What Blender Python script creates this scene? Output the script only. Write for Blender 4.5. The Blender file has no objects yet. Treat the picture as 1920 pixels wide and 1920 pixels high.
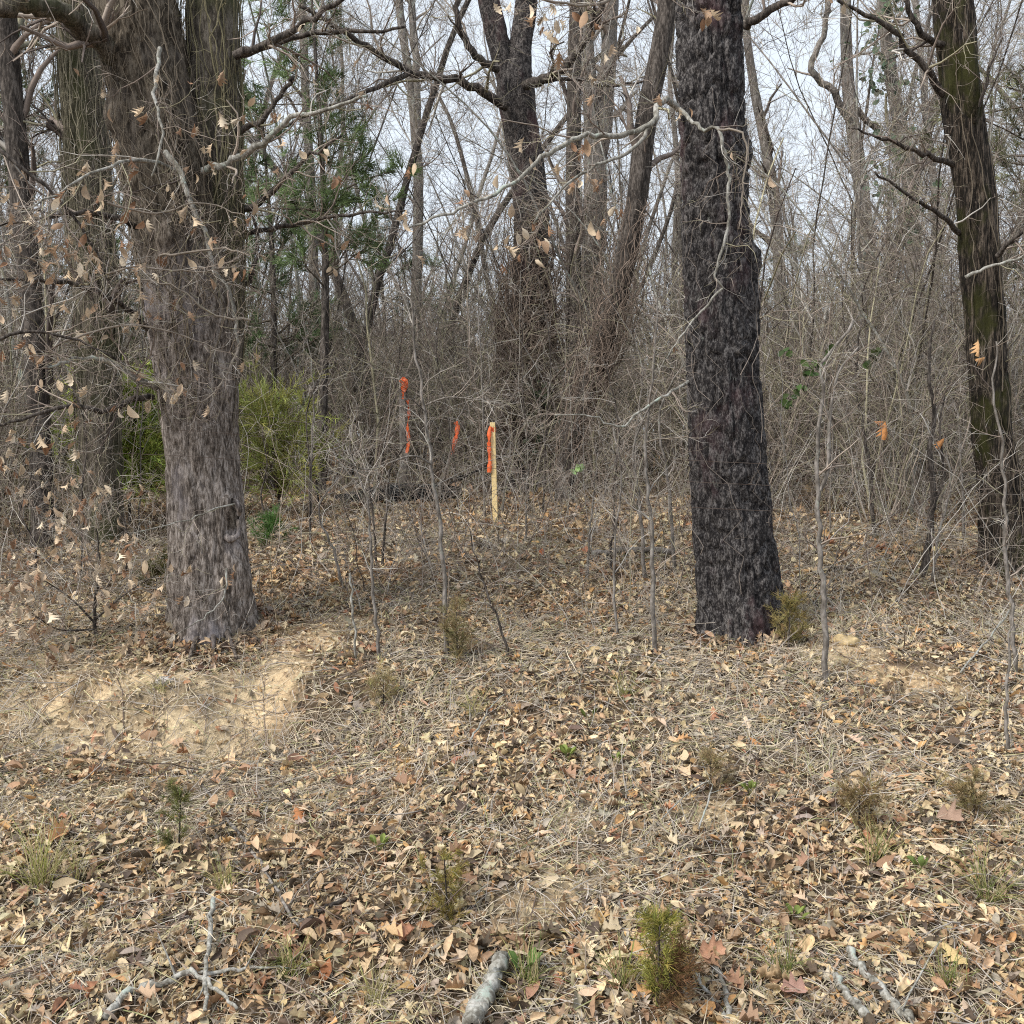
import bpy, math
import numpy as np
from mathutils import Vector

# ------------------------------------------------------------------ camera, sky, sun, exposure
sc = bpy.context.scene
COL = sc.collection
F = 1925.0                      # focal length in pixels of a 1920 px wide frame
PITCH = math.radians(4.16)
CAM = np.array([0.0, 0.0, 2.1])
cd = bpy.data.cameras.new('camera')
cd.sensor_width = 36.0
cd.lens = 36.0 * F / 1920.0
cd.clip_start = 0.05
cd.clip_end = 2000
cam = bpy.data.objects.new('camera', cd)
COL.objects.link(cam)
cam.location = CAM
cam.rotation_euler = (math.radians(90) - PITCH, 0, 0)
sc.camera = cam

SUN_EL, SUN_AZ = 46.0, 236.0    # degrees; azimuth clockwise from +Y
w = bpy.data.worlds.new('World')
sc.world = w
w.use_nodes = True
nt = w.node_tree
bg = nt.nodes['Background']
sky = nt.nodes.new('ShaderNodeTexSky')
sky.sky_type = 'NISHITA'
sky.sun_disc = False
sky.sun_elevation = math.radians(SUN_EL)
sky.sun_rotation = math.radians(SUN_AZ)
sky.air_density = 1.0
sky.dust_density = 3.0
sky.ozone_density = 1.0
hs = nt.nodes.new('ShaderNodeHueSaturation')
hs.inputs['Saturation'].default_value = 0.36
mx = nt.nodes.new('ShaderNodeMix')
mx.data_type = 'RGBA'
mx.inputs[0].default_value = 0.72
mx.inputs[7].default_value = (6.1, 6.75, 7.5, 1)      # even pale cloud cover
nt.links.new(sky.outputs[0], hs.inputs['Color'])
nt.links.new(hs.outputs[0], mx.inputs[6])
nt.links.new(mx.outputs[2], bg.inputs['Color'])
bg.inputs['Strength'].default_value = 0.105
sd = bpy.data.lights.new('sun', 'SUN')
sd.energy = 2.4
sd.angle = math.radians(20)
sd.color = (1.0, 0.95, 0.87)
sun = bpy.data.objects.new('sun', sd)
COL.objects.link(sun)
az, el = math.radians(SUN_AZ), math.radians(SUN_EL)
sv = Vector((math.sin(az) * math.cos(el), math.cos(az) * math.cos(el), math.sin(el)))
sun.rotation_euler = (-sv).to_track_quat('-Z', 'Y').to_euler()
vs = sc.view_settings
vs.view_transform = 'Standard'
vs.look = 'None'
vs.gamma = 1.0
vs.use_curve_mapping = False
vs.exposure = 0.74
sc.render.engine = 'CYCLES'
sc.cycles.max_bounces = 4
sc.cycles.diffuse_bounces = 3
sc.cycles.sample_clamp_direct = 6
sc.cycles.sample_clamp_indirect = 2
sc.cycles.use_denoising = False
sc.cycles.pixel_filter_type = 'BLACKMAN_HARRIS'
sc.cycles.filter_width = 1.1

# ------------------------------------------------------------------ helpers
CP, SP = math.cos(PITCH), math.sin(PITCH)


def rays(px, py):
    u = (np.asarray(px, float) - 960) / F
    v = (960 - np.asarray(py, float)) / F
    return np.stack([u, CP + v * SP, -SP + v * CP], -1)


def at(px, py, d):
    """world point seen at pixel (px,py) whose forward distance is d"""
    r = rays(px, py)
    return CAM + r * (np.asarray(d, float) / r[..., 1])[..., None]


def hash3(i, j, k):
    h = (np.asarray(i) * 374761393 + np.asarray(j) * 668265263 + np.asarray(k) * 1440662683) & 0xffffffff
    h = ((h ^ (h >> 13)) * np.int64(74126177)) & 0xffffffff
    h = ((h ^ (h >> 16)) * np.int64(46822519)) & 0xffffffff
    return ((h ^ (h >> 15)) & 0xffffff) / float(0x7fffff) - 1.0


def noise3(p):
    p = np.asarray(p, float)
    f = np.floor(p)
    i = f.astype(np.int64)
    t = p - f
    t = t * t * (3 - 2 * t)
    x, y, z = t[..., 0], t[..., 1], t[..., 2]
    o = 0
    for a in (0, 1):
        for b in (0, 1):
            for c in (0, 1):
                wgt = (x if a else 1 - x) * (y if b else 1 - y) * (z if c else 1 - z)
                o = o + wgt * hash3(i[..., 0] + a, i[..., 1] + b, i[..., 2] + c)
    return o


def noise2(x, y, s):
    x, y = np.broadcast_arrays(np.asarray(x, float), np.asarray(y, float))
    return noise3(np.stack([x, y, np.full_like(x, s)], -1))


def sstep(a, b, x):
    t = np.clip((np.asarray(x, float) - a) / (b - a), 0, 1)
    return t * t * (3 - 2 * t)


PY = [-400, -3, 0.4, 2.2, 3.0, 3.7, 5.3, 7.0, 8.6, 10.5, 14, 30, 80, 700]
PZ = [0.5, 0.5, 0.42, -0.36, -0.28, -0.09, 0.34, 0.76, 1.02, 1.25, 1.42, 1.6, 1.9, 3.0]


def height(x, y):
    x = np.asarray(x, float)
    y = np.asarray(y, float)
    z = 0
    for o in (-0.35, 0, 0.35):
        z = z + np.interp(y + o, PY, PZ) / 3
    left = sstep(0.0, -1.1, x)
    edge = y + 0.12 * noise2(x * 2.2, y * 0, 6.1) - 0.25 * np.exp(-((x + 1.55) / 0.35) ** 2)
    z = z + left * (0.32 * sstep(5.8, 6.25, edge) - 0.32 * sstep(4.2, 6.7, y))
    z = z + 0.05 * np.exp(-((x - 1.75) ** 2 / 0.25 + (y - 6.75) ** 2 / 0.15))
    z = z + 0.06 * np.exp(-((x + 1.95) ** 2 / 0.25 + (y - 6.9) ** 2 / 0.15))
    near = sstep(60, 15, y)
    z = z + near * (0.065 * noise2(x * 0.9, y * 0.9, 3.3) + 0.022 * noise2(x * 2.7, y * 2.7, 8.1) + 0.009 * noise2(x * 8, y * 8, 1.7))
    return z


def on_ground(px, py):
    ds = np.arange(2.6, 45, 0.02)
    p = at(np.full_like(ds, px), np.full_like(ds, py), ds)
    below = p[:, 2] < height(p[:, 0], p[:, 1])
    i = int(np.argmax(below)) if below.any() else len(ds) - 1
    q = p[i].copy()
    q[2] = height(q[0], q[1])
    return q


class MB:
    """collects vertices, faces and a colour per vertex for one mesh"""

    def __init__(self):
        self.v, self.f, self.c, self.n = [], [], [], 0

    def add(self, V, faces, col=(1, 1, 1)):
        V = np.asarray(V, float).reshape(-1, 3)
        self.v.append(V)
        for f in faces:
            self.f.append(np.asarray(f, np.int64) + self.n)
        c = np.asarray(col, float)
        self.c.append(np.broadcast_to(c, (len(V), 3)) if c.ndim == 1 else c.reshape(-1, 3))
        self.n += len(V)

    def tubes(self, P, R, sides=3, col=(1, 1, 1)):
        P = np.asarray(P, float)
        R = np.asarray(R, float)
        if P.ndim == 2:
            P, R = P[None], R[None]
        N, n = P.shape[:2]
        if N == 0:
            return
        T = np.gradient(P, axis=1)
        T /= np.linalg.norm(T, axis=2, keepdims=True) + 1e-9
        D = P[:, -1] - P[:, 0]
        D /= np.linalg.norm(D, axis=1, keepdims=True) + 1e-9
        ref = np.where(np.abs(D[:, 2:3]) < 0.75, np.array([[0.05, 0.03, 1.0]]), np.array([[1.0, 0.04, 0.03]]))
        U = np.cross(T, ref[:, None, :])
        U /= np.linalg.norm(U, axis=2, keepdims=True) + 1e-9
        W2 = np.cross(T, U)
        a = np.arange(sides) * 2 * math.pi / sides
        V = P[:, :, None] + R[:, :, None, None] * (np.cos(a)[None, None, :, None] * U[:, :, None] + np.sin(a)[None, None, :, None] * W2[:, :, None])
        base = (np.arange(N) * n * sides)[:, None, None]
        i = (np.arange(n - 1) * sides)[None, :, None]
        j = np.arange(sides)[None, None, :]
        k = (np.arange(sides) + 1) % sides
        k = k[None, None, :]
        q = np.stack([base + i + j, base + i + k, base + i + sides + k, base + i + sides + j], -1).reshape(-1, 4)
        c = np.asarray(col, float)
        if c.ndim == 2:
            c = np.repeat(c, n * sides, axis=0)
        fs = [q]
        if sides > 4:
            fs.append((np.arange(N)[:, None] * n * sides + (n - 1) * sides + np.arange(sides)[None]))
        self.add(V, fs, c)

    def blades(self, P, wid, roll, col):
        """flat grass blades along P (N,n,3)"""
        N, n = P.shape[:2]
        T = unit(np.gradient(P, axis=1))
        U = unit(np.cross(T, roll[:, None, :]))
        V = np.stack([P - U * wid[..., None], P + U * wid[..., None]], 2)
        b = (np.arange(N) * n * 2)[:, None] + (np.arange(n - 1) * 2)[None]
        self.add(V, [np.stack([b, b + 1, b + 3, b + 2], -1).reshape(-1, 4)], np.repeat(col, n * 2, axis=0))

    def build(self, name, mat, parent=None, origin=None, smooth=True):
        V = np.concatenate(self.v) if self.v else np.zeros((0, 3))
        o = np.zeros(3)
        if parent is not None:
            q = parent
            while q is not None:
                o = o + np.array(q.location)
                q = q.parent
        elif origin is not None:
            o = np.array(origin, float)
        return obj_from(mesh_from(name, V - o, self.f, np.concatenate(self.c), mat, smooth), name, parent, None if parent else o)


def mesh_from(name, V, F_, C, mat, smooth=True):
    me = bpy.data.meshes.new(name)
    me.vertices.add(len(V))
    me.vertices.foreach_set('co', np.ascontiguousarray(V, np.float32).ravel())
    tot = np.concatenate([np.full(len(f), f.shape[1]) for f in F_]) if F_ else np.zeros(0, int)
    idx = np.concatenate([f.ravel() for f in F_]) if F_ else np.zeros(0, int)
    me.loops.add(len(idx))
    me.loops.foreach_set('vertex_index', idx.astype(np.int32))
    me.polygons.add(len(tot))
    st = np.zeros(len(tot), np.int32)
    st[1:] = np.cumsum(tot)[:-1]
    me.polygons.foreach_set('loop_start', st)
    me.polygons.foreach_set('use_smooth', np.full(len(tot), smooth))
    a = me.attributes.new('tint', 'FLOAT_COLOR', 'POINT')
    cc = np.ones((len(V), 4), np.float32)
    cc[:, :3] = C
    a.data.foreach_set('color', cc.ravel())
    me.update(calc_edges=True)
    me.materials.append(mat)
    return me


def obj_from(me, name, parent=None, loc=None):
    o = bpy.data.objects.new(name, me)
    COL.objects.link(o)
    if parent is not None:
        o.parent = parent
    if loc is not None:
        o.location = loc
    return o


def tag(o, label=None, cat=None, group=None, kind=None):
    if label:
        o['label'] = label
    if cat:
        o['category'] = cat
    if group:
        o['group'] = group
    if kind:
        o['kind'] = kind
    return o


def empty(name, loc, label, cat, group=None):
    o = bpy.data.objects.new(name, None)
    o.empty_display_size = 0.1
    COL.objects.link(o)
    o.location = loc
    return tag(o, label, cat, group)


def copy_tree(o, parent=None):
    c = o.copy()
    COL.objects.link(c)
    if parent is not None:
        c.parent = parent
    for ch in list(o.children):
        copy_tree(ch, c)
    return c


def spline(pts, n):
    """Catmull-Rom through pts, n samples spaced evenly along it"""
    p = np.asarray(pts, float)
    p = np.vstack([2 * p[0] - p[1], p, 2 * p[-1] - p[-2]])
    out = []
    t = np.linspace(0, 1, 24, endpoint=False)[:, None]
    for i in range(1, len(p) - 2):
        a, b, c, d = p[i - 1], p[i], p[i + 1], p[i + 2]
        out.append(0.5 * (2 * b + (c - a) * t + (2 * a - 5 * b + 4 * c - d) * t ** 2 + (3 * b - a - 3 * c + d) * t ** 3))
    out = np.vstack(out + [p[-2][None]])
    s = np.concatenate([[0], np.cumsum(np.linalg.norm(np.diff(out[:, :3], axis=0), axis=1))])
    x = np.linspace(0, s[-1], n)
    return np.stack([np.interp(x, s, out[:, k]) for k in range(out.shape[1])], -1)


def unit(v):
    return v / (np.linalg.norm(v, axis=-1, keepdims=True) + 1e-9)


def grow(P, R, k, rng, t0=0.2, t1=1.0, ang=0.8, length=0.5, ratio=0.5, wig=0.25, up=0.0, n=4, rmin=0.0015, taper=0.35, ref=None):
    """k side shoots on every path of P"""
    N, m = P.shape[:2]
    if N == 0 or k == 0:
        return np.zeros((0, n, 3)), np.zeros((0, n))
    i = np.repeat(np.arange(N), k)
    M = len(i)
    t = rng.uniform(t0, t1, M) * (m - 1)
    a = np.minimum(t.astype(int), m - 2)
    fr = (t - a)[:, None]
    p0 = P[i, a] * (1 - fr) + P[i, a + 1] * fr
    r0 = R[i, a] * (1 - fr[:, 0]) + R[i, a + 1] * fr[:, 0]
    T = unit(P[i, a + 1] - P[i, a])
    q = unit(np.cross(T, rng.normal(size=(M, 3))))
    an = (ang * rng.uniform(0.6, 1.3, M))[:, None]
    d = T * np.cos(an) + q * np.sin(an)
    L = length * rng.uniform(0.4, 1.3, M) * (1.15 - 0.55 * t / (m - 1))
    pts = [p0]
    step = (L / (n - 1))[:, None]
    for j in range(1, n):
        d = unit(d + rng.normal(size=(M, 3)) * wig + np.array([0, 0, up]))
        pts.append(pts[-1] + d * step)
    r = np.maximum(r0 * ratio, rmin)[:, None] * np.linspace(1, taper, n)[None]
    return np.stack(pts, 1), r


# ------------------------------------------------------------------ materials
def new_mat(name):
    m = bpy.data.materials.new(name)
    m.use_nodes = True
    n = m.node_tree.nodes
    return m, n, m.node_tree.links, n['Principled BSDF']


def ramp(n, stops):
    r = n.new('ShaderNodeValToRGB')
    e = r.color_ramp.elements
    while len(e) < len(stops):
        e.new(0.5)
    for k, (p, c) in zip(e, stops):
        k.position = p
        k.color = (*c, 1)
    return r


def coords(n, l, scale, src='Object'):
    tc = n.new('ShaderNodeTexCoord')
    mp = n.new('ShaderNodeMapping')
    mp.inputs['Scale'].default_value = scale
    l.new(tc.outputs[src], mp.inputs['Vector'])
    return mp


def noise_tex(n, l, vec, scale, detail=4, rough=0.6):
    t = n.new('ShaderNodeTexNoise')
    t.inputs['Scale'].default_value = scale
    t.inputs['Detail'].default_value = detail
    t.inputs['Roughness'].default_value = rough
    l.new(vec.outputs[0], t.inputs['Vector'])
    return t


def mix(n, l, fac, a, b, mode='MIX'):
    m = n.new('ShaderNodeMix')
    m.data_type = 'RGBA'
    m.blend_type = mode
    for s, i in ((fac, 0), (a, 6), (b, 7)):
        if hasattr(s, 'links') or hasattr(s, 'is_linked'):
            l.new(s, m.inputs[i])
        elif isinstance(s, (tuple, list)):
            m.inputs[i].default_value = (*s, 1)
        else:
            m.inputs[i].default_value = s
    return m.outputs[2]


def bark_mat(name, dark, mid, light, patch=None, patch_range=(0.55, 0.7), patch_scale=2.0, stretch=0.22, scale=26, bump=0.9, lichen=None, lichen_at=.58):
    m, n, l, b = new_mat(name)
    mp = coords(n, l, (1, 1, stretch))
    n1 = noise_tex(n, l, mp, scale, 6, 0.7)
    n2 = noise_tex(n, l, mp, scale * 3.2, 4, 0.7)
    mm = n.new('ShaderNodeMath')
    mm.operation = 'ADD'
    l.new(n1.outputs[0], mm.inputs[0])
    l.new(n2.outputs[0], mm.inputs[1])
    hf = n.new('ShaderNodeMath')
    hf.operation = 'MULTIPLY'
    hf.inputs[1].default_value = 0.5
    l.new(mm.outputs[0], hf.inputs[0])
    r = ramp(n, [(0.42, dark), (0.5, mid), (0.575, light)])
    l.new(hf.outputs[0], r.inputs[0])
    c = r.outputs[0]
    mp2 = coords(n, l, (1, 1, 0.6))
    if patch:
        n3 = noise_tex(n, l, mp2, patch_scale, 5, 0.65)
        r3 = ramp(n, [(patch_range[0], (0, 0, 0)), (patch_range[1], (1, 1, 1))])
        l.new(n3.outputs[0], r3.inputs[0])
        c = mix(n, l, r3.outputs[0], c, mix(n, l, hf.outputs[0], (0, 0, 0), tuple(min(1, x * 2) for x in patch)))
    if lichen:
        n4 = noise_tex(n, l, mp2, 9, 5, 0.7)
        r4 = ramp(n, [(lichen_at, (0, 0, 0)), (lichen_at + .07, (1, 1, 1))])
        l.new(n4.outputs[0], r4.inputs[0])
        c = mix(n, l, r4.outputs[0], c, lichen)
    at_ = n.new('ShaderNodeAttribute')
    at_.attribute_name = 'tint'
    c = mix(n, l, 1.0, c, at_.outputs['Color'], 'MULTIPLY')
    l.new(c, b.inputs['Base Color'])
    b.inputs['Roughness'].default_value = 0.9
    b.inputs['Specular IOR Level'].default_value = 0.2
    bp = n.new('ShaderNodeBump')
    bp.inputs['Strength'].default_value = bump
    bp.inputs['Distance'].default_value = 0.012
    l.new(hf.outputs[0], bp.inputs['Height'])
    l.new(bp.outputs[0], b.inputs['Normal'])
    return m


def tint_mat(name, rough=0.8, var=0.35, scale=30, spec=0.25, trans=0.0, use_obj=False):
    m, n, l, b = new_mat(name)
    if use_obj:
        oi = n.new('ShaderNodeObjectInfo')
        src = oi.outputs['Color']
    else:
        a = n.new('ShaderNodeAttribute')
        a.attribute_name = 'tint'
        src = a.outputs['Color']
    mp = coords(n, l, (1, 1, 1))
    t = noise_tex(n, l, mp, scale, 3, 0.6)
    r = ramp(n, [(0.3, (1 - var,) * 3), (0.7, (1 + var,) * 3)])
    l.new(t.outputs[0], r.inputs[0])
    c = mix(n, l, 1.0, src, r.outputs[0], 'MULTIPLY')
    l.new(c, b.inputs['Base Color'])
    b.inputs['Roughness'].default_value = rough
    b.inputs['Specular IOR Level'].default_value = spec
    if trans:
        tr = n.new('ShaderNodeBsdfTranslucent')
        l.new(c, tr.inputs['Color'])
        ms = n.new('ShaderNodeMixShader')
        ms.inputs[0].default_value = trans
        l.new(b.outputs[0], ms.inputs[1])
        l.new(tr.outputs[0], ms.inputs[2])
        l.new(ms.outputs[0], n['Material Output'].inputs['Surface'])
    return m


M_OAK = bark_mat('grey oak bark', (0.048, 0.038, 0.032), (0.165, 0.138, 0.118), (0.37, 0.325, 0.295), patch=(0.28, 0.255, 0.27), patch_range=(0.52, 0.68), patch_scale=1.6)
M_OAK_UP = bark_mat('mossy upper oak bark', (0.035, 0.030, 0.024), (0.095, 0.080, 0.062), (0.19, 0.165, 0.135), patch=(0.060, 0.062, 0.028), patch_range=(0.46, 0.62), patch_scale=2.2)
M_DARK = bark_mat('dark ridged oak bark', (0.009, 0.008, 0.009), (0.036, 0.032, 0.032), (0.145, 0.135, 0.131), patch=(0.085, 0.048, 0.052), patch_range=(0.54, 0.75), patch_scale=2.4, scale=32, stretch=.48, bump=1.0, lichen=(.19, .195, .175), lichen_at=.665)
M_MID = bark_mat('dark brown bark', (0.022, 0.018, 0.016), (0.062, 0.052, 0.045), (0.145, 0.125, 0.11), scale=24)
M_GREY = bark_mat('smooth grey bark', (0.09, 0.078, 0.068), (0.165, 0.148, 0.13), (0.27, 0.245, 0.225), stretch=0.4, scale=14, bump=0.3, lichen=(0.30, 0.31, 0.27))
M_CEDAR = bark_mat('stringy cedar bark', (0.006, 0.005, 0.004), (0.023, 0.018, 0.014), (0.130, 0.103, 0.080), patch=(0.034, 0.034, 0.010), patch_range=(0.52, 0.62), patch_scale=2.6, stretch=0.09, scale=34)
M_LICHEN = bark_mat('pale lichen bark', (0.13, 0.12, 0.10), (0.25, 0.24, 0.21), (0.40, 0.39, 0.36), stretch=0.5, scale=18, bump=0.4, lichen=(0.36, 0.41, 0.36))
M_CHAR = bark_mat('charred wood', (0.004, 0.004, 0.004), (0.010, 0.010, 0.010), (0.03, 0.03, 0.03), scale=20)
M_TWIG = tint_mat('twig bark', 0.85, 0.3, 12)
M_LEAF = tint_mat('dry leaf', 0.7, 0.3, 45, 0.3, trans=0.15)
M_LEAFOBJ = tint_mat('dry leaf single', 0.7, 0.28, 38, 0.3, trans=0.18, use_obj=True)
M_STRAW = tint_mat('dry straw', 0.75, 0.25, 20, 0.3)
M_STONE = tint_mat('sandy stone', .9, .3, 25, .2)
M_GREEN = tint_mat('evergreen foliage', 0.7, 0.35, 14, 0.3, trans=0.2)


def ground_mat():
    m, n, l, b = new_mat('soil')
    a = n.new('ShaderNodeAttribute')
    a.attribute_name = 'tint'
    mp = coords(n, l, (1, 1, 1))
    n1 = noise_tex(n, l, mp, 3.0, 8, 0.7)
    n2 = noise_tex(n, l, mp, 38, 6, 0.75)
    r1 = ramp(n, [(0.3, (0.72, 0.70, 0.68)), (0.7, (1.25, 1.2, 1.12))])
    l.new(n1.outputs[0], r1.inputs[0])
    r2 = ramp(n, [(0.32, (0.55, 0.52, 0.5)), (0.62, (1.2, 1.18, 1.15))])
    l.new(n2.outputs[0], r2.inputs[0])
    c = mix(n, l, 1.0, a.outputs['Color'], r1.outputs[0], 'MULTIPLY')
    c = mix(n, l, 1.0, c, r2.outputs[0], 'MULTIPLY')
    l.new(c, b.inputs['Base Color'])
    b.inputs['Roughness'].default_value = 0.95
    b.inputs['Specular IOR Level'].default_value = 0.15
    bp = n.new('ShaderNodeBump')
    bp.inputs['Strength'].default_value = 0.9
    bp.inputs['Distance'].default_value = 0.02
    l.new(n2.outputs[0], bp.inputs['Height'])
    l.new(bp.outputs[0], b.inputs['Normal'])
    return m


M_SOIL = ground_mat()

# ------------------------------------------------------------------ ground
# bare sandy places: (pixel x, pixel y, half width m, half depth m, strength)
SAND = [(-60, 1235, 0.6, 0.22, 1.0), (60, 1245, 0.5, 0.20, 1.0), (160, 1270, 0.42, 0.20, 1.0), (120, 1330, .45, .25, .75), (-20, 1330, .4, .3, .7), (330, 1400, .25, .25, .8), (255, 1282, 0.30, 0.15, 1.0), (340, 1305, 0.24, 0.20, 1.0),
        (560, 1205, 0.30, 0.24, 1.0), (515, 1265, 0.30, 0.24, 1.0), (465, 1340, 0.28, 0.26, 1.0), (425, 1420, 0.24, 0.26, .9), (390, 1480, 0.2, 0.22, .7),
        (60, 1400, 0.40, 0.22, 0.55), (230, 1400, 0.30, 0.22, 0.55), (240, 1490, 0.3, 0.2, 0.5), (80, 1500, 0.3, 0.2, .4), (640, 1170, 0.25, 0.18, 0.6),
        (1600, 1222, 0.34, 0.20, 1.0), (1690, 1262, 0.38, 0.18, .9), (1760, 1300, 0.25, 0.12, .6), (1100, 1590, 0.3, 0.26, 0.55), (1050, 1680, 0.24, 0.22, 0.8),
        (1080, 1560, 0.18, 0.2, 0.6), (1330, 1530, 0.15, 0.13, 0.7), (540, 1560, .16, .16, .6), (330, 1580, .12, .14, .6), (770, 1500, .2, .15, .4)]
SANDP = [(on_ground(a, b), c, d, e) for a, b, c, d, e in SAND]


def sand(x, y):
    s = np.zeros(np.broadcast(x, y).shape)
    wob = 0.5 * noise2(np.asarray(x) * 3.2, np.asarray(y) * 4, 5.5) + 0.35 * noise2(np.asarray(x) * 13, np.asarray(y) * 13, 2.5)
    for p, c, d, e in SANDP:
        q = np.sqrt(((x - p[0]) / c) ** 2 + ((y - p[1]) / d) ** 2)
        s = np.maximum(s, e * sstep(1.25, 0.55, q + wob))
    holes = noise2(np.asarray(x) * 3.1, np.asarray(y) * 5.2, 7.2) + .6 * noise2(np.asarray(x) * 9, np.asarray(y) * 12, 3.2)
    return s * (1 - .7 * sstep(.2, .6, holes))


def build_ground():
    xs = np.concatenate([-np.geomspace(500, 7.2, 22), np.linspace(-7, 7, 300), np.geomspace(7.2, 500, 22)])
    ys = np.concatenate([-np.geomspace(300, 3, 10), np.linspace(-2.5, 2.4, 14), np.linspace(2.5, 12.5, 240), np.geomspace(12.6, 690, 60)])
    X, Y = np.meshgrid(xs, ys)
    Z = height(X, Y)
    s = sand(X, Y)
    Z = Z + s * (0.016 * noise2(X * 9, Y * 14, 4.7) + 0.010 * noise2(X * 24, Y * 30, 8.7) - .004)
    clay = np.clip(0.5 + 0.9 * noise2(X * 2.2, Y * 2.2, 9.9), 0, 1)
    dirt = np.array([0.150, 0.115, 0.080])
    sd_ = np.array([0.68, 0.575, 0.40])
    cl = np.array([0.58, 0.40, 0.24])
    c = dirt + (sd_ + (cl - sd_) * (clay * 0.5)[..., None] - dirt) * s[..., None]
    p = on_ground(745, 1432)
    yel = sstep(0.15, 0.07, np.hypot(X - p[0], (Y - p[1]) * 1.1) + 0.03 * noise2(X * 20, Y * 20, 1.0))
    c = c + (np.array([0.70, 0.40, 0.10]) - c) * yel[..., None]
    ny, nx = X.shape
    i = (np.arange(ny - 1) * nx)[:, None] + np.arange(nx - 1)[None]
    q = np.stack([i, i + 1, i + nx + 1, i + nx], -1).reshape(-1, 4)
    mb = MB()
    mb.add(np.stack([X, Y, Z], -1), [q], c.reshape(-1, 3))
    return mb.build('ground', M_SOIL)


ground = tag(build_ground(), 'sloping bank of sandy soil strewn with brown leaves', None, None, 'structure')


def normal_at(x, y):
    e = 0.04
    dx = (height(x + e, y) - height(x - e, y)) / (2 * e)
    dy = (height(x, y + e) - height(x, y - e)) / (2 * e)
    return unit(np.stack([-dx, -dy, np.ones_like(dx)], -1))


# ------------------------------------------------------------------ leaves
def leaf_shape(kind, curl, twist, seg=None):
    """outline of a leaf as midrib and two edges; length 1 along x"""
    if kind == 'lobed':
        t = np.array([0, .12, .22, .30, .44, .50, .64, .72, .86, 1.0])
        wl = np.array([.01, .05, .20, .08, .34, .11, .33, .10, .13, 0])
        sh = np.array([0, 0, .06, 0, .10, 0, .12, 0, .05, 0])
    elif kind == 'broad':
        t = np.array([0, .1, .25, .4, .52, .66, .8, .9, 1.0])
        wl = np.array([.01, .10, .34, .20, .46, .22, .26, .1, 0])
        sh = np.array([0, -.05, -.02, 0, .10, 0, .08, 0, 0])
    elif kind == 'oval':
        t = np.array([0, .18, .42, .68, .88, 1.0])
        wl = np.array([.015, .15, .23, .21, .11, 0])
        sh = np.zeros(6)
    elif kind == 'lance':
        t = np.array([0, .25, .55, .82, 1.0])
        wl = np.array([.012, .085, .105, .07, 0])
        sh = np.zeros(5)
    elif kind == 'chip':                    # small folded scrap
        h = 0.5 * (abs(curl[0]) * .35 + .12)
        V = np.array([[-.5, h, 0], [.5, h * .6, .10 * twist], [.5, -h * .8, 0], [-.5, -h, .1], [0, 0, -.16 * (1 + curl[1])], [0.02, h * 1.1, .05]])
        return V, np.array([[0, 5, 4, 3], [5, 1, 2, 4], [3, 4, 2, 2]])[:2]
    else:                                   # torn piece
        t = np.array([0, .3, .65, 1.0])
        wl = np.array([.12, .26, .20, .08])
        sh = np.array([0, .05, -.06, .1])
    n = len(t)
    mid = np.stack([t, np.zeros(n), np.zeros(n)], -1)
    le = np.stack([t + sh, wl, np.zeros(n)], -1)
    ri = np.stack([t + sh * 0.8, -wl * 0.94, np.zeros(n)], -1)
    V = np.vstack([mid, le, ri])
    x, y = V[:, 0], V[:, 1]
    z = curl[0] * np.abs(y) ** 1.3 * 2.2 + curl[1] * (x - 0.45) ** 2 + twist * y * (x - .3) * 2
    z = z + 0.035 * np.sin(x * 11 + curl[0] * 9) * np.sign(y) * (np.abs(y) > .02)
    V = np.stack([x - 0.5, y, z], -1)
    i = np.arange(n - 1)
    f = np.vstack([np.stack([i, i + 1, n + i + 1, n + i], -1), np.stack([i + 1, i, 2 * n + i, 2 * n + i + 1], -1)])
    return V, f


rl = np.random.default_rng(11)
LEAVES = []
for kind, cnt in (('lobed', 5), ('broad', 3), ('oval', 4), ('lance', 4), ('torn', 4), ('chip', 6)):
    for _ in range(cnt):
        LEAVES.append((kind, *leaf_shape(kind, (rl.uniform(-.7, 1.2), rl.uniform(-.8, .9)), rl.uniform(-.7, .7))))
LEAF_P = {'lobed': .17, 'broad': .05, 'oval': .13, 'lance': .18, 'torn': .15, 'chip': .32}
LEAF_W = np.array([LEAF_P[k[0]] for k in LEAVES])
LEAF_W = LEAF_W / np.array([sum(1 for q in LEAVES if q[0] == k[0]) for k in LEAVES])
LEAF_W /= LEAF_W.sum()
PALETTE = np.array([(.52, .37, .235), (.64, .49, .335), (.41, .265, .165), (.30, .18, .115), (.35, .17, .10), (.39, .325, .27),
                    (.12, .085, .065), (.52, .30, .14), (.50, .395, .275), (.56, .43, .28)])
PAL_W = np.array([.19, .13, .15, .12, .035, .08, .11, .035, .09, .06])
PAL_W = PAL_W / PAL_W.sum()


def leaf_colours(rng, n):
    c = PALETTE[rng.choice(len(PALETTE), n, p=PAL_W)]
    return c * rng.uniform(0.75, 1.2, (n, 1)) * rng.uniform(.95, 1.05, (n, 3))


def frames(rng, nrm, tilt):
    N = len(nrm)
    zc = unit(nrm + rng.normal(size=(N, 3)) * np.asarray(tilt).reshape(-1, 1))
    xc = unit(np.cross(zc, rng.normal(size=(N, 3))))
    yc = np.cross(zc, xc)
    return np.stack([xc, yc, zc], -1)            # columns are the axes


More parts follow.
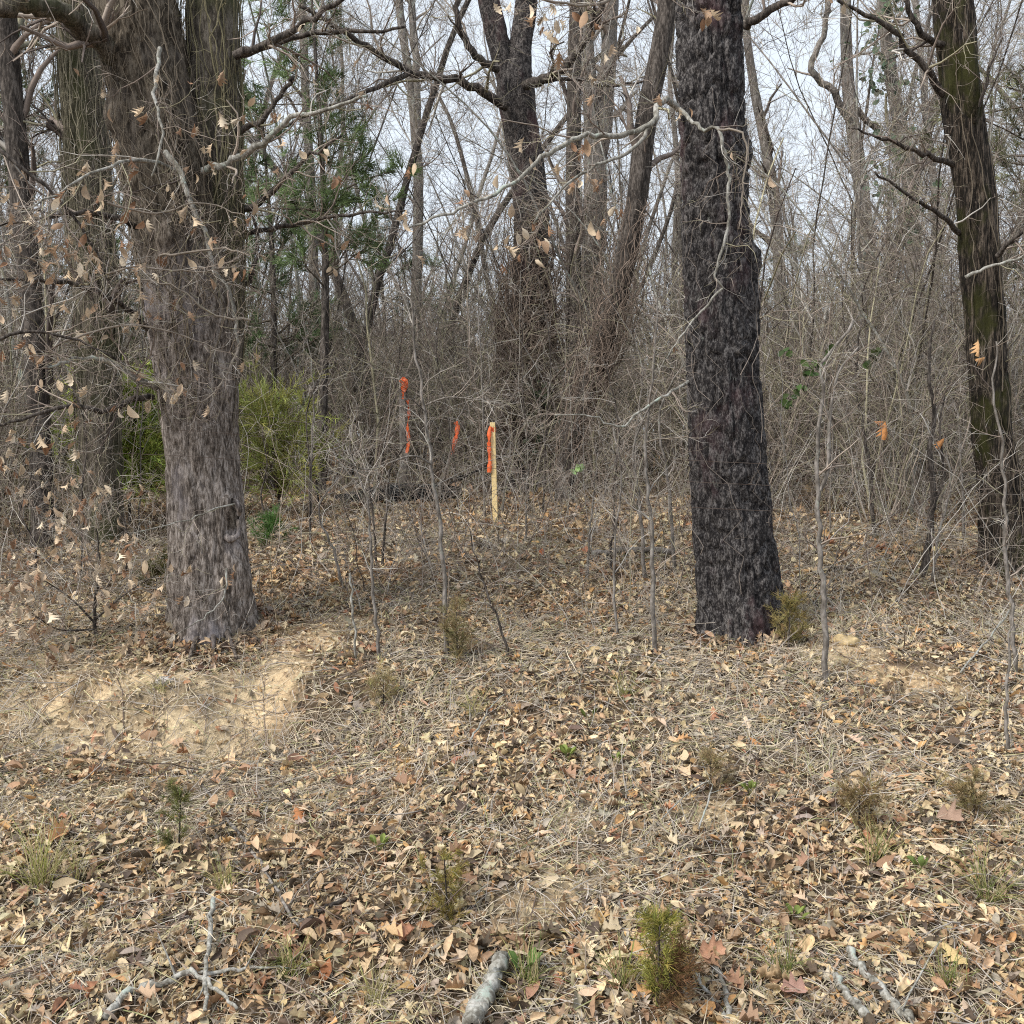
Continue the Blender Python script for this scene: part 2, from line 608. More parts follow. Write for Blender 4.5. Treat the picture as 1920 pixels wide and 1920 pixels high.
def add_leaves(mb, rng, pos, B, size, col, pick):
    for k in range(len(LEAVES)):
        s = pick == k
        if not s.any():
            continue
        V, f = LEAVES[k][1], LEAVES[k][2]
        W3 = np.einsum('nij,vj->nvi', B[s], V) * size[s][:, None, None] + pos[s][:, None]
        N, nv = W3.shape[:2]
        fs = (f[None] + (np.arange(N) * nv)[:, None, None]).reshape(-1, 4)
        mb.add(W3, [fs], np.repeat(col[s], nv, axis=0))


def litter_density(x, y):
    d = 1 - 0.52 * sand(x, y)
    d = d * (0.74 + 0.45 * noise2(x * 1.3, y * 1.3, 4.4) + 0.35 * noise2(x * 4, y * 4, 2.4))
    return np.clip(d, 0.04, 1)


def build_litter():
    rng = np.random.default_rng(21)
    mb = MB()
    # (y range, number, leaf size)
    for y0, y1, N, s0, s1 in ((3.0, 4.3, 17500, .026, .092), (4.3, 5.6, 25000, .022, .072), (5.6, 8.2, 42000, .024, .076), (8.2, 12.5, 30000, .05, .11), (12.5, 30, 9000, .12, .22)):
        u = rng.uniform(size=N)
        y = np.sqrt(y0 ** 2 + u * (y1 ** 2 - y0 ** 2))
        x = rng.uniform(-1, 1, N) * (0.52 * y + 1.2)
        keep = rng.uniform(size=N) < litter_density(x, y)
        x, y = x[keep], y[keep]
        n = len(x)
        z = height(x, y) + rng.uniform(0.002, 0.035, n) + 0.03 * np.clip(noise2(x * 5, y * 5, 3.9), 0, 1)
        B = frames(rng, normal_at(x, y), rng.uniform(.15, .75, n))
        size = rng.uniform(s0, s1, n) * rng.choice([1, 1, 1.0, 1.2], n)
        pick = rng.choice(len(LEAVES), n, p=LEAF_W)
        kinds = np.array([q[0] for q in LEAVES])[pick]
        size = np.where((kinds == 'torn') | (kinds == 'chip'), size * 0.6, np.where(kinds == 'lance', size * 0.95, size))
        lc = leaf_colours(rng, n) * np.array([.98, 1.015, .95])
        crumb = (sand(x, y) > .3) & (rng.uniform(size=n) < .62)      # clods of the sandy soil itself
        lc[crumb] = np.array([.56, .45, .29]) * rng.uniform(.75, 1.15, (crumb.sum(), 1))
        pick = np.where(crumb, rng.integers(len(LEAVES) - 6, len(LEAVES), n), pick)
        size = np.where(crumb, size * .55, size)
        add_leaves(mb, rng, np.stack([x, y, z], -1), B, size, lc * np.stack([1 + .28 * noise2(x * 2.3, y * 2.3, 6.6), 1 + .30 * noise2(x * 2.3, y * 2.3, 6.6) - .06 * noise2(x * 1.1, y * 1.1, 1.6), 1 + .32 * noise2(x * 2.3, y * 2.3, 6.6) - .12 * noise2(x * 1.1, y * 1.1, 1.6)], -1), pick)
    # drifts caught against the feet of the big trees
    for px, py, rr in ((402, 1192, .30), (1388, 1195, .30), (1886, 1062, .2)):
        c = on_ground(px, py)
        n = 900
        a = rng.uniform(0, 6.28, n)
        q = rr + np.abs(rng.normal(size=n)) * .16
        x, y = c[0] + np.cos(a) * q, c[1] + .1 + np.sin(a) * q
        z = height(x, y) + rng.uniform(0, 1, n) * .085 * np.exp(-(q - rr) / .12)
        pick = rng.choice(len(LEAVES), n, p=LEAF_W)
        add_leaves(mb, rng, np.stack([x, y, z], -1), frames(rng, normal_at(x, y), rng.uniform(.3, .9, n)), rng.uniform(.03, .09, n), leaf_colours(rng, n) * .9, pick)
    return tag(mb.build('leaf_litter', M_LEAF), 'dense brown and tan fallen leaf litter covering the bank', None, None, 'stuff')


build_litter()


def build_clods():
    rng = np.random.default_rng(25)
    mb = MB()
    n = 26000
    y = rng.uniform(4.4, 8.2, n)
    x = rng.uniform(-1, 1, n) * (.52 * y + .8)
    k = sand(x, y) > rng.uniform(.25, .9, n)
    x, y = x[k], y[k]
    n = len(x)
    V0 = np.array([(1, 0, 0), (0, 1, 0), (-1, 0, 0), (0, -1, 0), (0, 0, .8), (0, 0, -.8)], float)
    f0 = np.array([(0, 1, 4), (1, 2, 4), (2, 3, 4), (3, 0, 4), (1, 0, 5), (2, 1, 5), (3, 2, 5), (0, 3, 5)])
    r = .0035 + .016 * rng.uniform(size=n) ** 3.5
    B = frames(rng, np.tile([[0, 0, 1.0]], (n, 1)), .6)
    V = np.einsum('nij,nvj->nvi', B, V0[None] * rng.uniform(.6, 1.4, (n, 6, 1))) * r[:, None, None] + np.stack([x, y, height(x, y) + r * .3 + .004], -1)[:, None]
    c = np.array([(.60, .50, .35), (.54, .42, .27), (.44, .34, .23)])[rng.choice(3, n)] * rng.uniform(.8, 1.2, (n, 1))
    mb.add(V, [(f0[None] + (np.arange(n) * 6)[:, None, None]).reshape(-1, 3)], np.repeat(c, 6, axis=0))
    return tag(mb.build('soil_clods', M_STONE, smooth=False), 'crumbs and clods of tan soil on the eroded bank', None, None, 'stuff')


HANG = []
for _ in range(8):
    HANG.append(leaf_shape('lobed' if _ % 3 else 'oval', (rl.uniform(.2, 1.0) * rl.choice([-1, 1]), rl.uniform(-1.2, 1.2)), rl.uniform(-.9, .9)))
build_clods()

LEAF_MESH = [mesh_from('leaf', V, [f], np.ones((len(V), 3)), M_LEAFOBJ) for _, V, f in LEAVES]


HANG_MESH = [mesh_from('leaf', V, [f], np.ones((len(V), 3)), M_LEAFOBJ) for V, f in HANG]


def leaf_object(parent, pos, B, size, col, k, name='leaf', meshes=None):
    o = bpy.data.objects.new(name, (meshes or LEAF_MESH)[k])
    COL.objects.link(o)
    base = np.zeros(3)
    q = parent
    while q is not None:
        base = base + np.array(q.location)
        q = q.parent
    from mathutils import Matrix
    m = Matrix([[*(B[0] * size), 0], [*(B[1] * size), 0], [*(B[2] * size), 0], [0, 0, 0, 1]])
    m.translation = Vector(pos - base)
    if parent is not None:
        o.parent = parent
    o.matrix_local = m
    o.color = (*col, 1)
    return o


def build_big_leaves():
    """the leaves that show largest: pieces of the ground"""
    rng = np.random.default_rng(31)
    n = 0
    lob = [i for i, q in enumerate(LEAVES) if q[0] in ('lobed', 'broad', 'oval', 'lance')]
    w_ = LEAF_W[lob] / LEAF_W[lob].sum()
    while n < 290:
        y = math.sqrt(rng.uniform(3.3 ** 2, 6.0 ** 2))
        x = rng.uniform(-1, 1) * 0.5 * y
        if rng.uniform() > litter_density(np.array([x]), np.array([y]))[0]:
            continue
        B = frames(rng, normal_at(np.array([x]), np.array([y])), rng.uniform(.1, .4))[0]
        leaf_object(ground, np.array([x, y, float(height(x, y)) + rng.uniform(.03, .05)]), B, rng.uniform(.075, .115), leaf_colours(rng, 1)[0] * 1.08, rng.choice(lob, p=w_))
        n += 1


build_big_leaves()


def build_straw():
    rng = np.random.default_rng(41)
    mb = MB()
    N = 215000
    y = np.sqrt(rng.uniform(3.0 ** 2, 10.0 ** 2, N))
    x = rng.uniform(-1, 1, N) * (0.52 * y + 1.0)
    cl = noise2(x * 1.7, y * 1.7, 12.2) + 0.5 * noise2(x * 5, y * 5, 3.2)
    k = rng.uniform(size=N) < np.clip(0.55 + 0.8 * cl, 0.12, 1) * np.where(y > 7.5, 0.4, 1) * (1 - .5 * sand(x, y))
    x, y = x[k], y[k]
    n = len(x)
    a = noise2(x * 0.8, y * 0.8, 7.7) * 3 + rng.normal(size=n) * 1.1
    p0 = np.stack([x, y, height(x, y) + rng.uniform(0.004, 0.03, n)], -1)
    nr = normal_at(x, y)
    d = np.stack([np.cos(a), np.sin(a), np.zeros(n)], -1)
    d = unit(d - nr * (d * nr).sum(-1, keepdims=True) + nr * (np.abs(rng.normal(size=(n, 1))) * 0.22 + 0.04))
    L = rng.uniform(.06, .26, n)[:, None]
    pts = [p0]
    for j in range(3):
        d = unit(d + rng.normal(size=(n, 3)) * .16 - np.array([0, 0, .13]))
        pts.append(pts[-1] + d * L / 3)
    P = np.stack(pts, 1)
    P[:, :, 2] = np.maximum(P[:, :, 2], height(P[:, :, 0], P[:, :, 1]) + 0.004)
    R = rng.uniform(.0010, .0023, (n, 1)) * np.array([[1, .95, .8, .3]])
    pal = np.array([(.50, .42, .30), (.60, .52, .40), (.40, .33, .25), (.30, .25, .20), (.42, .38, .21), (.27, .28, .13), (.42, .38, .34)])
    c = pal[rng.choice(7, n, p=[.2, .09, .2, .2, .09, .06, .16])] * rng.uniform(.7, 1.15, (n, 1))
    mb.blades(P, R, unit(nr + rng.normal(size=(n, 3)) * .5), c)
    return tag(mb.build('dry_grass', M_STRAW), 'matted dry straw grass woven through the leaf litter', None, None, 'stuff')


build_straw()


def build_twig_litter():
    rng = np.random.default_rng(43)
    mb = MB()
    n = 1500
    y = np.sqrt(rng.uniform(3.0 ** 2, 11.0 ** 2, n))
    x = rng.uniform(-1, 1, n) * (0.52 * y + 1.0)
    a = rng.uniform(0, 6.28, n)
    d = np.stack([np.cos(a), np.sin(a), rng.uniform(0, .35, n)], -1)
    L = rng.uniform(.12, .6, n)[:, None]
    pts = [np.stack([x, y, height(x, y) + .02], -1)]
    for j in range(4):
        d = unit(d + rng.normal(size=(n, 3)) * .2 - np.array([0, 0, .04]))
        q = pts[-1] + d * L / 4
        q[:, 2] = np.maximum(q[:, 2], height(q[:, 0], q[:, 1]) + .012)
        pts.append(q)
    P = np.stack(pts, 1)
    R = rng.uniform(.002, .005, (n, 1)) * np.linspace(1, .45, 5)[None]
    c = np.array([(.36, .32, .28), (.24, .19, .15), (.15, .11, .09)])[rng.choice(3, n)] * rng.uniform(.8, 1.2, (n, 1))
    mb.tubes(P, R, 4, c)
    p2, r2 = grow(P, R, 2, rng, .2, .9, .7, .18, .6, .25, 0, 3, .0015)
    p2[:, :, 2] = np.maximum(p2[:, :, 2], height(p2[:, :, 0], p2[:, :, 1]) + .012)
    mb.tubes(p2, r2, 3, np.repeat(c, 2, axis=0))
    return tag(mb.build('fallen_twigs', M_TWIG), 'thin grey and brown twigs scattered over the leaf litter', None, None, 'stuff')


build_twig_litter()


# ------------------------------------------------------------------ trunks
def trunk_mesh(name, parent, pts, d, mat, sides=64, step=0.03, amp=0.012, freq=16, stretch=0.2, flare=0.0, bulges=(), seed=0.0, lobes=3, rough=0.0, col=(1, 1, 1), upper=None):
    """pts: (pixel x, pixel y, radius in pixels[, depth offset]) from the foot up.  Returns the axis and radii for what clings to it."""
    q = []
    for p in pts:
        dd = d + (p[3] if len(p) > 3 else 0)
        q.append([*at(p[0], p[1], dd), p[2] * dd / F])
    L = sum(np.linalg.norm(np.array(q[i + 1][:3]) - np.array(q[i][:3])) for i in range(len(q) - 1))
    S = spline(q, max(6, int(L / step)))
    C, R = S[:, :3], S[:, 3]
    T = unit(np.gradient(C, axis=0))
    U = unit(np.cross(np.cross(T, np.array([1.0, 0, 0])), T))
    W2 = np.cross(T, U)                          # U ~ +x, W2 ~ +y (away)
    th = np.arange(sides) * 2 * math.pi / sides
    s = np.concatenate([[0], np.cumsum(np.linalg.norm(np.diff(C, axis=0), axis=1))])
    cs, sn = np.cos(th)[None], np.sin(th)[None]
    r = R[:, None] * np.ones((1, sides))
    r = r * (1 + 0.085 * noise3(np.stack([cs * 1.2 + s[:, None] * 0, sn * 1.2 + s[:, None] * 0, s[:, None] * 1.3 + 0 * cs + seed], -1)))
    if flare:
        f = np.exp(-s / 0.27)[:, None]
        r = r * (1 + flare * f * (0.75 + 0.5 * np.cos(lobes * th[None] + seed)))
    for (bs, bt, bw, bh, ba) in bulges:          # along, angle, angular width, height, amount
        dt = (th[None] - bt + math.pi) % (2 * math.pi) - math.pi
        r = r + ba * np.exp(-(dt / bw) ** 2 - ((s[:, None] - bs) / bh) ** 2)
    K = np.stack([cs * r * freq, sn * r * freq, (s[:, None] * freq * stretch) + 0 * cs + seed * 7], -1)
    wob = noise3(K * 0.5 + 31)
    K2 = K + wob[..., None] * 0.7
    n1 = np.abs(noise3(K2))
    n2 = np.abs(noise3(K2 * 2.1 + 11))
    r = r + amp * (np.minimum(n1 * 2.0, 0.75) + 0.45 * np.minimum(n2 * 2, .8) - 0.75) + rough * noise3(K * 3)
    V = C[:, None] + r[..., None] * (cs[..., None] * U[:, None] + sn[..., None] * W2[:, None])
    n = len(C)
    i = (np.arange(n - 1) * sides)[:, None]
    j = np.arange(sides)[None]
    k = (j + 1) % sides
    f = np.stack([i + j, i + k, i + sides + k, i + sides + j], -1).reshape(-1, 4)
    mb = MB()
    if upper:                                    # darker mossy bark higher up the stem
        k_ = sstep(upper[0], upper[1], s[:, None] + .35 * noise3(K * .12 + 5))[..., None]
        col = (1 + (np.array(upper[2]) - 1) * k_).reshape(-1, 3)
    mb.add(V, [f], col)
    o = mb.build(name, mat, parent)
    return o, (C, R, U, W2, s)


TWIGPAL = np.array([(.36, .30, .25), (.26, .21, .18), (.46, .43, .39), (.09, .072, .064), (.31, .285, .195)])


def twig_colours(rng, n, bias=None):
    p = bias if bias is not None else [.3, .25, .15, .15, .15]
    return TWIGPAL[rng.choice(5, n, p=p)] * rng.uniform(.75, 1.2, (n, 1))


def hang_leaves(parent, rng, tips, n, size=(.055, .105), cols=None):
    n = int(n * .95)
    lob = [i for i, q in enumerate(LEAVES) if q[0] in ('lobed', 'broad', 'oval')]
    pal = np.array([(.62, .48, .33), (.72, .60, .45), (.42, .28, .18), (.30, .17, .10), (.52, .39, .27)])
    if len(tips) == 0:
        return
    ctr = rng.choice(len(tips), n)
    for t in range(n):
        # leaves sit in small clusters near twig ends
        c = tips[ctr[t // 2 if t % 2 else t]]
        pos = c + rng.normal(size=3) * .03
        down = unit(np.array([rng.normal() * .55, rng.normal() * .55, -1.0]))
        z = unit(np.cross(down, rng.normal(size=3)))
        B = np.stack([down, np.cross(z, down), z], -1)
        s = rng.uniform(*size)
        leaf_object(parent, pos + down * s * .5, B, s, pal[rng.choice(5)] * rng.uniform(.8, 1.15), int(rng.integers(len(HANG_MESH))), meshes=HANG_MESH)


def limb(parent, pts, r0, r1, mat, seed, k=(8, 5, 3), lens=(.6, .3, .16), up=0.0, leaves=0, wig=.28, sides=7, bias=None, name='limb', n=None, lsize=(.052, .10), ang=.85, tw=1.0):
    """a limb along (px,py,depth) points with side twigs as one part and hanging leaves"""
    rng = np.random.default_rng(seed)
    q = np.array([at(*p) for p in pts])
    S = spline(q, n or max(10, 4 * len(pts)))
    m = len(S)
    S[1:-1] += rng.normal(size=(m - 2, 3)) * min(.012, .003 + r0 * .2)
    R = np.linspace(r0, r1, m)
    mb = MB()
    mb.tubes(S, R, sides, (.27, .23, .19) if mat is M_TWIG else (1, 1, 1))
    o = mb.build(name, mat, parent)
    t = MB()
    P, RR = S[None], R[None]
    tips = []
    for lv, (kk, ll) in enumerate(zip(k, lens)):
        P, RR = grow(P, RR, kk, rng, .12 if lv == 0 else .2, 1.0, ang, ll, .55 if lv else .42, wig, up, 5 if lv == 0 else 4, .0016 * tw)
        if len(P):
            t.tubes(P, RR, 4 if lv == 0 else 3, twig_colours(rng, len(P), bias))
            tips.append(P[:, -1])
    if t.n:
        tag(t.build('twigs', M_TWIG, o), kind='stuff')
    if leaves and tips:
        hang_leaves(o, rng, np.vstack(tips[-2:]), leaves, lsize)
    return o


def vine_on(axis, label, count, srange, trange, seed, rad=(.0025, .006), spurs=3, spur_len=.12, off=.012, col=None, name='climbing_vine', group=None, grip=1.0, wander=.5):
    """vines that climb the trunk given by axis"""
    C, R, U, W2, s = axis
    rng = np.random.default_rng(seed)
    mb = MB()
    n = 26
    s0 = rng.uniform(srange[0], srange[0] + .5 * (srange[1] - srange[0]), count)
    s1 = np.minimum(srange[1], s0 + rng.uniform(.25, .9, count) * (srange[1] - srange[0]))
    th = rng.uniform(*trange, count)
    tt = np.linspace(0, 1, n)[None]
    ss = s0[:, None] + (s1 - s0)[:, None] * tt
    dth = np.cumsum(rng.normal(size=(count, n)), 1) * wander / math.sqrt(n)
    A = th[:, None] + dth
    ii = np.interp(ss, s, np.arange(len(s)))
    lo = np.minimum(ii.astype(int), len(s) - 2)
    f = (ii - lo)[..., None]

    def ip(X):
        return X[lo] * (1 - f) + X[lo + 1] * f
    rr = ip(R[:, None])[..., 0] + off + np.abs(np.cumsum(rng.normal(size=(count, n)), 1)) * .006 * grip
    P = ip(C) + rr[..., None] * (np.cos(A)[..., None] * ip(U) + np.sin(A)[..., None] * ip(W2))
    RR = rng.uniform(*rad, (count, 1)) * np.linspace(1, .55, n)[None]
    c = col if col is not None else (.20, .155, .12)
    cc = np.array(c) * rng.uniform(.6, 1.35, (count, 1))
    mb.tubes(P, RR, 4, cc)
    base = C[0] + 0
    root = empty(name, base, label, 'vine', group)
    mb.build('stem', M_TWIG, root)
    if spurs:
        t = MB()
        p2, r2 = grow(P, RR, spurs, rng, 0, 1, 1.2, spur_len, .55, .45, -.02, 4, .0013)
        t.tubes(p2, r2, 3, np.repeat(cc, spurs, axis=0) * rng.uniform(.8, 1.35, (len(p2), 1)))
        p3, r3 = grow(p2, r2, 2, rng, .3, 1, .9, spur_len * .6, .7, .4, -.02, 4, .0012)
        t.tubes(p3, r3, 3, np.repeat(np.repeat(cc, spurs, axis=0), 2, axis=0) * rng.uniform(.8, 1.35, (len(p3), 1)))
        tag(t.build('twigs', M_TWIG, root), kind='stuff')
    return root


# ---- left oak
D1 = 7.0
oak1 = empty('oak_tree', on_ground(402, 1192), 'large grey oak with a healed scar low on its twin-stemmed trunk', 'tree')
low1 = [(404, 1215, 82), (400, 1150, 76), (393, 1040, 70), (385, 930, 66), (378, 830, 65), (370, 700, 70), (360, 590, 78), (342, 470, 78), (318, 340, 76), (290, 200, 73), (262, 60, 71), (238, -90, 70), (215, -260, 66)]
tr1, ax1 = trunk_mesh('trunk', oak1, low1, D1, M_OAK, 112, upper=(2.0, 2.9, (.42, .40, .34)), step=.018, amp=.030, freq=20, stretch=.2, flare=.34, seed=1.3, lobes=4,
                      bulges=((.55, -.55, .30, .22, .05), (1.0, -.75, .22, .10, .04), (2.75, -1.5, .25, .10, .05), (3.6, -2.6, .3, .12, .06)))
st1, ax1b = trunk_mesh('trunk', oak1, [(398, 760, 44, .14), (404, 620, 50, .12), (407, 480, 48, .10), (404, 330, 46, .12), (400, 180, 46, .16), (397, 40, 46, .2), (396, -120, 44, .26), (394, -280, 40, .3)], D1, M_OAK_UP, 64, .03, .016, 20, .22, seed=4.1)
tag(st1, 'mossy second stem rising beside the main trunk')
# healed scar, knot hole and dead stub: parts of the oak
rk = np.random.default_rng(5)


def ring(parent, name, cx, cy, rx, ry, d, r, mat, gap=0.0):
    t = np.linspace(gap, 2 * math.pi - gap, 22)
    P = at(cx + rx * np.sin(t) * (1 + .12 * np.sin(3 * t)), cy - ry * np.cos(t), d + .03 * np.abs(np.sin(t)))
    P = P + rk.normal(size=P.shape) * .004
    mb = MB()
    mb.tubes(P, np.full(22, r) * (1 + .3 * np.sin(t * 2 + 1)), 7)
    return mb.build(name, mat, parent)


def blob(parent, name, px, py, d, rx, ry, rz, mat, seed, col=(1, 1, 1), amp=.25):
    u = np.linspace(0, 2 * math.pi, 20, endpoint=False)
    v = np.linspace(0.02, math.pi - .02, 14)
    U_, V_ = np.meshgrid(u, v)
    D = np.stack([np.cos(U_) * np.sin(V_), np.sin(U_) * np.sin(V_), np.cos(V_)], -1)
    r = 1 + amp * noise3(D * 2.3 + seed) + amp * .5 * noise3(D * 5 + seed)
    P = D * r[..., None] * np.array([rx, ry, rz]) + at(px, py, d)
    i = (np.arange(13) * 20)[:, None]
    j = np.arange(20)[None]
    k = (j + 1) % 20
    mb = MB()
    mb.add(P, [np.stack([i + j, i + k, i + 20 + k, i + 20 + j], -1).reshape(-1, 4)], col)
    return mb.build(name, mat, parent)


ring(oak1, 'scar_rim', 433, 975, 17, 36, 6.80, .020, M_OAK, .15)
blob(oak1, 'scar_wood', 433, 978, 6.86, .045, .04, .12, M_OAK, 1.0, (.62, .6, .55))
blob(oak1, 'knot_hole', 322, 432, 6.74, .045, .035, .04, M_DARK, 2.0)
blob(oak1, 'knot_hole', 430, 1062, 6.82, .025, .02, .03, M_OAK, 3.0, (.3, .28, .26))
# limbs of the left oak
limb(oak1, [(225, 120, 6.9), (165, 62, 6.7), (110, 20, 6.5), (40, 12, 6.3), (-60, 20, 6.1)], .075, .045, M_OAK_UP, 101, (9, 5, 3), (.7, .35, .2), .02)
limb(oak1, [(380, 322, 6.85), (430, 300, 6.7), (490, 270, 6.6), (540, 225, 6.5), (600, 208, 6.4), (690, 180, 6.3)], .028, .008, M_LICHEN, 102, (9, 5, 3), (.55, .28, .15), .02, 14)
limb(oak1, [(440, 105, 6.95), (520, 70, 6.9), (600, 25, 6.8), (690, -30, 6.7)], .030, .012, M_MID, 103, (9, 5, 3), (.6, .3, .17), .03, 8)
limb(oak1, [(445, 105, 7.2), (560, 68, 7.1), (640, 62, 7.0), (760, 50, 6.9)], .024, .009, M_MID, 104, (9, 5, 3), (.55, .3, .17), .02, 4)
limb(oak1, [(448, 250, 7.1), (500, 215, 7.0), (545, 150, 6.9), (545, 150, 6.85)], .022, .013, M_MID, 105, (5, 3, 2), (.4, .2, .12), .03, 4)
limb(oak1, [(445, 398, 7.1), (500, 370, 7.0), (560, 310, 6.9), (640, 255, 6.8)], .025, .008, M_MID, 106, (9, 5, 3), (.5, .28, .15), .0, 6)
limb(oak1, [(448, 440, 7.2), (530, 425, 7.1), (620, 405, 7.0), (760, 395, 6.8)], .020, .006, M_MID, 107, (10, 5, 3), (.45, .25, .14), .0, 10)
limb(oak1, [(440, 560, 7.2), (470, 520, 7.1), (482, 460, 7.05), (475, 400, 7.0)], .019, .010, M_MID, 108, (5, 3, 2), (.35, .2, .12), .0, 2)
limb(oak1, [(292, 726, 6.85), (262, 712, 6.7), (215, 685, 6.6), (165, 672, 6.5), (90, 690, 6.3)], .026, .009, M_LICHEN, 109, (10, 6, 3), (.5, .3, .15), .0, 34)
limb(oak1, [(285, 745, 6.85), (250, 750, 6.7), (190, 770, 6.6), (120, 765, 6.5), (-10, 800, 6.3)], .024, .008, M_MID, 110, (10, 6, 3), (.5, .3, .15), .0, 30)
limb(oak1, [(265, 430, 6.85), (190, 400, 6.6), (100, 405, 6.3), (-30, 430, 6.1)], .022, .007, M_MID, 111, (11, 6, 3), (.6, .32, .16), -.01, 40)
limb(oak1, [(285, 620, 6.85), (210, 560, 6.6), (110, 530, 6.3), (-30, 520, 6.1)], .022, .007, M_MID, 112, (11, 6, 3), (.55, .32, .16), -.01, 46)
limb(oak1, [(330, 320, 6.7), (260, 300, 6.4), (160, 330, 6.1), (40, 400, 5.9)], .014, .005, M_LICHEN, 113, (10, 6, 3), (.5, .3, .15), -.02, 30)
limb(oak1, [(300, 90, 6.6), (290, 180, 6.4), (305, 250, 6.3), (285, 330, 6.25)], .014, .006, M_LICHEN, 114, (9, 5, 3), (.4, .25, .14), -.02, 24)
limb(oak1, [(310, 285, 6.6), (345, 330, 6.55), (352, 365, 6.5), (385, 440, 6.5), (400, 500, 6.5), (430, 545, 6.5), (448, 650, 6.5)], .019, .008, M_LICHEN, 115, (10, 4, 3), (.35, .2, .12), -.03, 4)
limb(oak1, [(300, 480, 6.6), (340, 475, 6.4), (420, 465, 6.3), (470, 480, 6.2)], .009, .004, M_TWIG, 116, (9, 5, 3), (.4, .22, .12), -.02, 10)
limb(oak1, [(450, 640, 6.7), (430, 690, 6.6), (400, 740, 6.5), (350, 760, 6.4)], .009, .003, M_TWIG, 117, (10, 5, 3), (.35, .2, .12), -.01, 0)
limb(oak1, [(440, 945, 6.7), (400, 955, 6.6), (350, 975, 6.5), (250, 1000, 6.3)], .006, .003, M_LICHEN, 118, (6, 3, 2), (.3, .15, .1), 0, 0)
limb(oak1, [(425, 1065, 6.7), (420, 1120, 6.6), (380, 1160, 6.5), (330, 1190, 6.4)], .007, .003, M_LICHEN, 119, (6, 3, 2), (.3, .15, .1), 0, 0)
limb(oak1, [(180, 520, 6.3), (260, 500, 6.3), (350, 510, 6.35), (450, 500, 6.4)], .008, .003, M_TWIG, 171, (9, 5, 3), (.45, .25, .13), -.01, 6)
limb(oak1, [(470, 600, 6.5), (400, 590, 6.4), (330, 540, 6.3), (230, 520, 6.2)], .008, .003, M_TWIG, 172, (9, 5, 3), (.45, .25, .13), -.01, 4)
limb(oak1, [(120, 640, 6.2), (230, 610, 6.3), (330, 625, 6.4), (420, 660, 6.5)], .008, .003, M_TWIG, 173, (9, 5, 3), (.45, .25, .13), -.01, 8)
limb(oak1, [(200, 380, 6.2), (290, 400, 6.3), (380, 380, 6.4), (470, 410, 6.4)], .008, .003, M_TWIG, 174, (9, 5, 3), (.45, .25, .13), -.01, 6)
limb(oak1, [(-40, 250, 6.0), (60, 330, 6.0), (150, 420, 6.1), (210, 540, 6.2)], .014, .005, M_MID, 175, (14, 6, 3), (.6, .3, .15), -.01, 14)
limb(oak1, [(-40, 640, 6.0), (70, 620, 6.0), (170, 650, 6.1), (260, 700, 6.3)], .012, .005, M_MID, 176, (14, 6, 3), (.6, .3, .15), -.01, 14)
for k_, (qx, qy) in enumerate(((300, 1235), (345, 1262), (400, 1250), (450, 1255), (505, 1215), (275, 1205))):
    a_, b_ = on_ground(402 + (qx - 402) * .45, 1196), on_ground(qx, qy)
    a_[2] += .05
    S_ = spline(np.array([a_, a_ * .5 + b_ * .5 + np.array([0, 0, .015]), b_ - np.array([0, 0, .02])]), 14)
    S_[:, 2] = np.maximum(S_[:, 2], height(S_[:, 0], S_[:, 1]) - .005)
    mb = MB()
    mb.tubes(S_, np.linspace(.022, .005, 14), 8, (.5, .47, .42))
    mb.build('root', M_OAK, oak1)
vine_on(ax1, 'mat of thin brown vines clinging to the grey oak trunk', 48, (1.5, 4.6), (-2.9, -.2), 201, spurs=4, spur_len=.14, off=.012, col=(.17, .14, .105))
vine_on(ax1b, 'greenish hair vines hanging down the mossy second stem of the oak', 40, (.0, 4.0), (-2.9, .3), 202, spurs=4, spur_len=.13, off=.012, col=(.17, .15, .09))

# ---- right dark oak
oak2 = empty('oak_tree', on_ground(1388, 1195), 'thick dark trunked oak with deeply ridged bark standing beside the sandy patch', 'tree')
tr2, ax2 = trunk_mesh('trunk', oak2, [(1390, 1225, 78), (1386, 1140, 75), (1375, 1000, 72), (1364, 850, 68), (1352, 650, 62), (1343, 480, 60), (1336, 300, 57), (1332, 120, 55), (1329, -60, 54), (1325, -260, 52)],
                      7.0, M_DARK, 144, .014, .040, 21, .30, flare=.34, seed=7.7, lobes=5,
                      bulges=((2.70, -.1, .45, .12, .065), (3.38, -.1, .45, .12, .04), (2.45, -.15, .5, .22, .03), (2.3, 0.1, .5, .25, .02)))
limb(oak2, [(1272, 205, 6.9), (1255, 190, 6.8), (1235, 200, 6.7), (1222, 232, 6.6), (1150, 256, 6.5), (1090, 258, 6.4), (1010, 300, 6.3), (960, 345, 6.2), (880, 385, 6.1), (760, 430, 6.0)], .022, .007, M_LICHEN, 121, (14, 6, 3), (.55, .3, .15), -.01, 46)
limb(oak2, [(1222, 232, 6.6), (1190, 275, 6.5), (1120, 310, 6.4), (1060, 350, 6.3), (1000, 420, 6.2)], .013, .005, M_LICHEN, 122, (9, 5, 3), (.45, .25, .14), -.01, 16)
limb(oak2, [(1275, 205, 6.7), (1315, 240, 6.55), (1345, 243, 6.5), (1362, 300, 6.5), (1366, 370, 6.5), (1366, 420, 6.5), (1350, 480, 6.5), (1340, 520, 6.5), (1356, 542, 6.5)], .013, .008, M_LICHEN, 123, (10, 4, 2), (.35, .2, .12), -.02, 2)
limb(oak2, [(1345, 243, 6.5), (1385, 245, 6.45), (1400, 275, 6.45), (1395, 340, 6.45), (1385, 430, 6.45)], .008, .004, M_TWIG, 124, (7, 4, 2), (.3, .2, .12), -.02, 2)
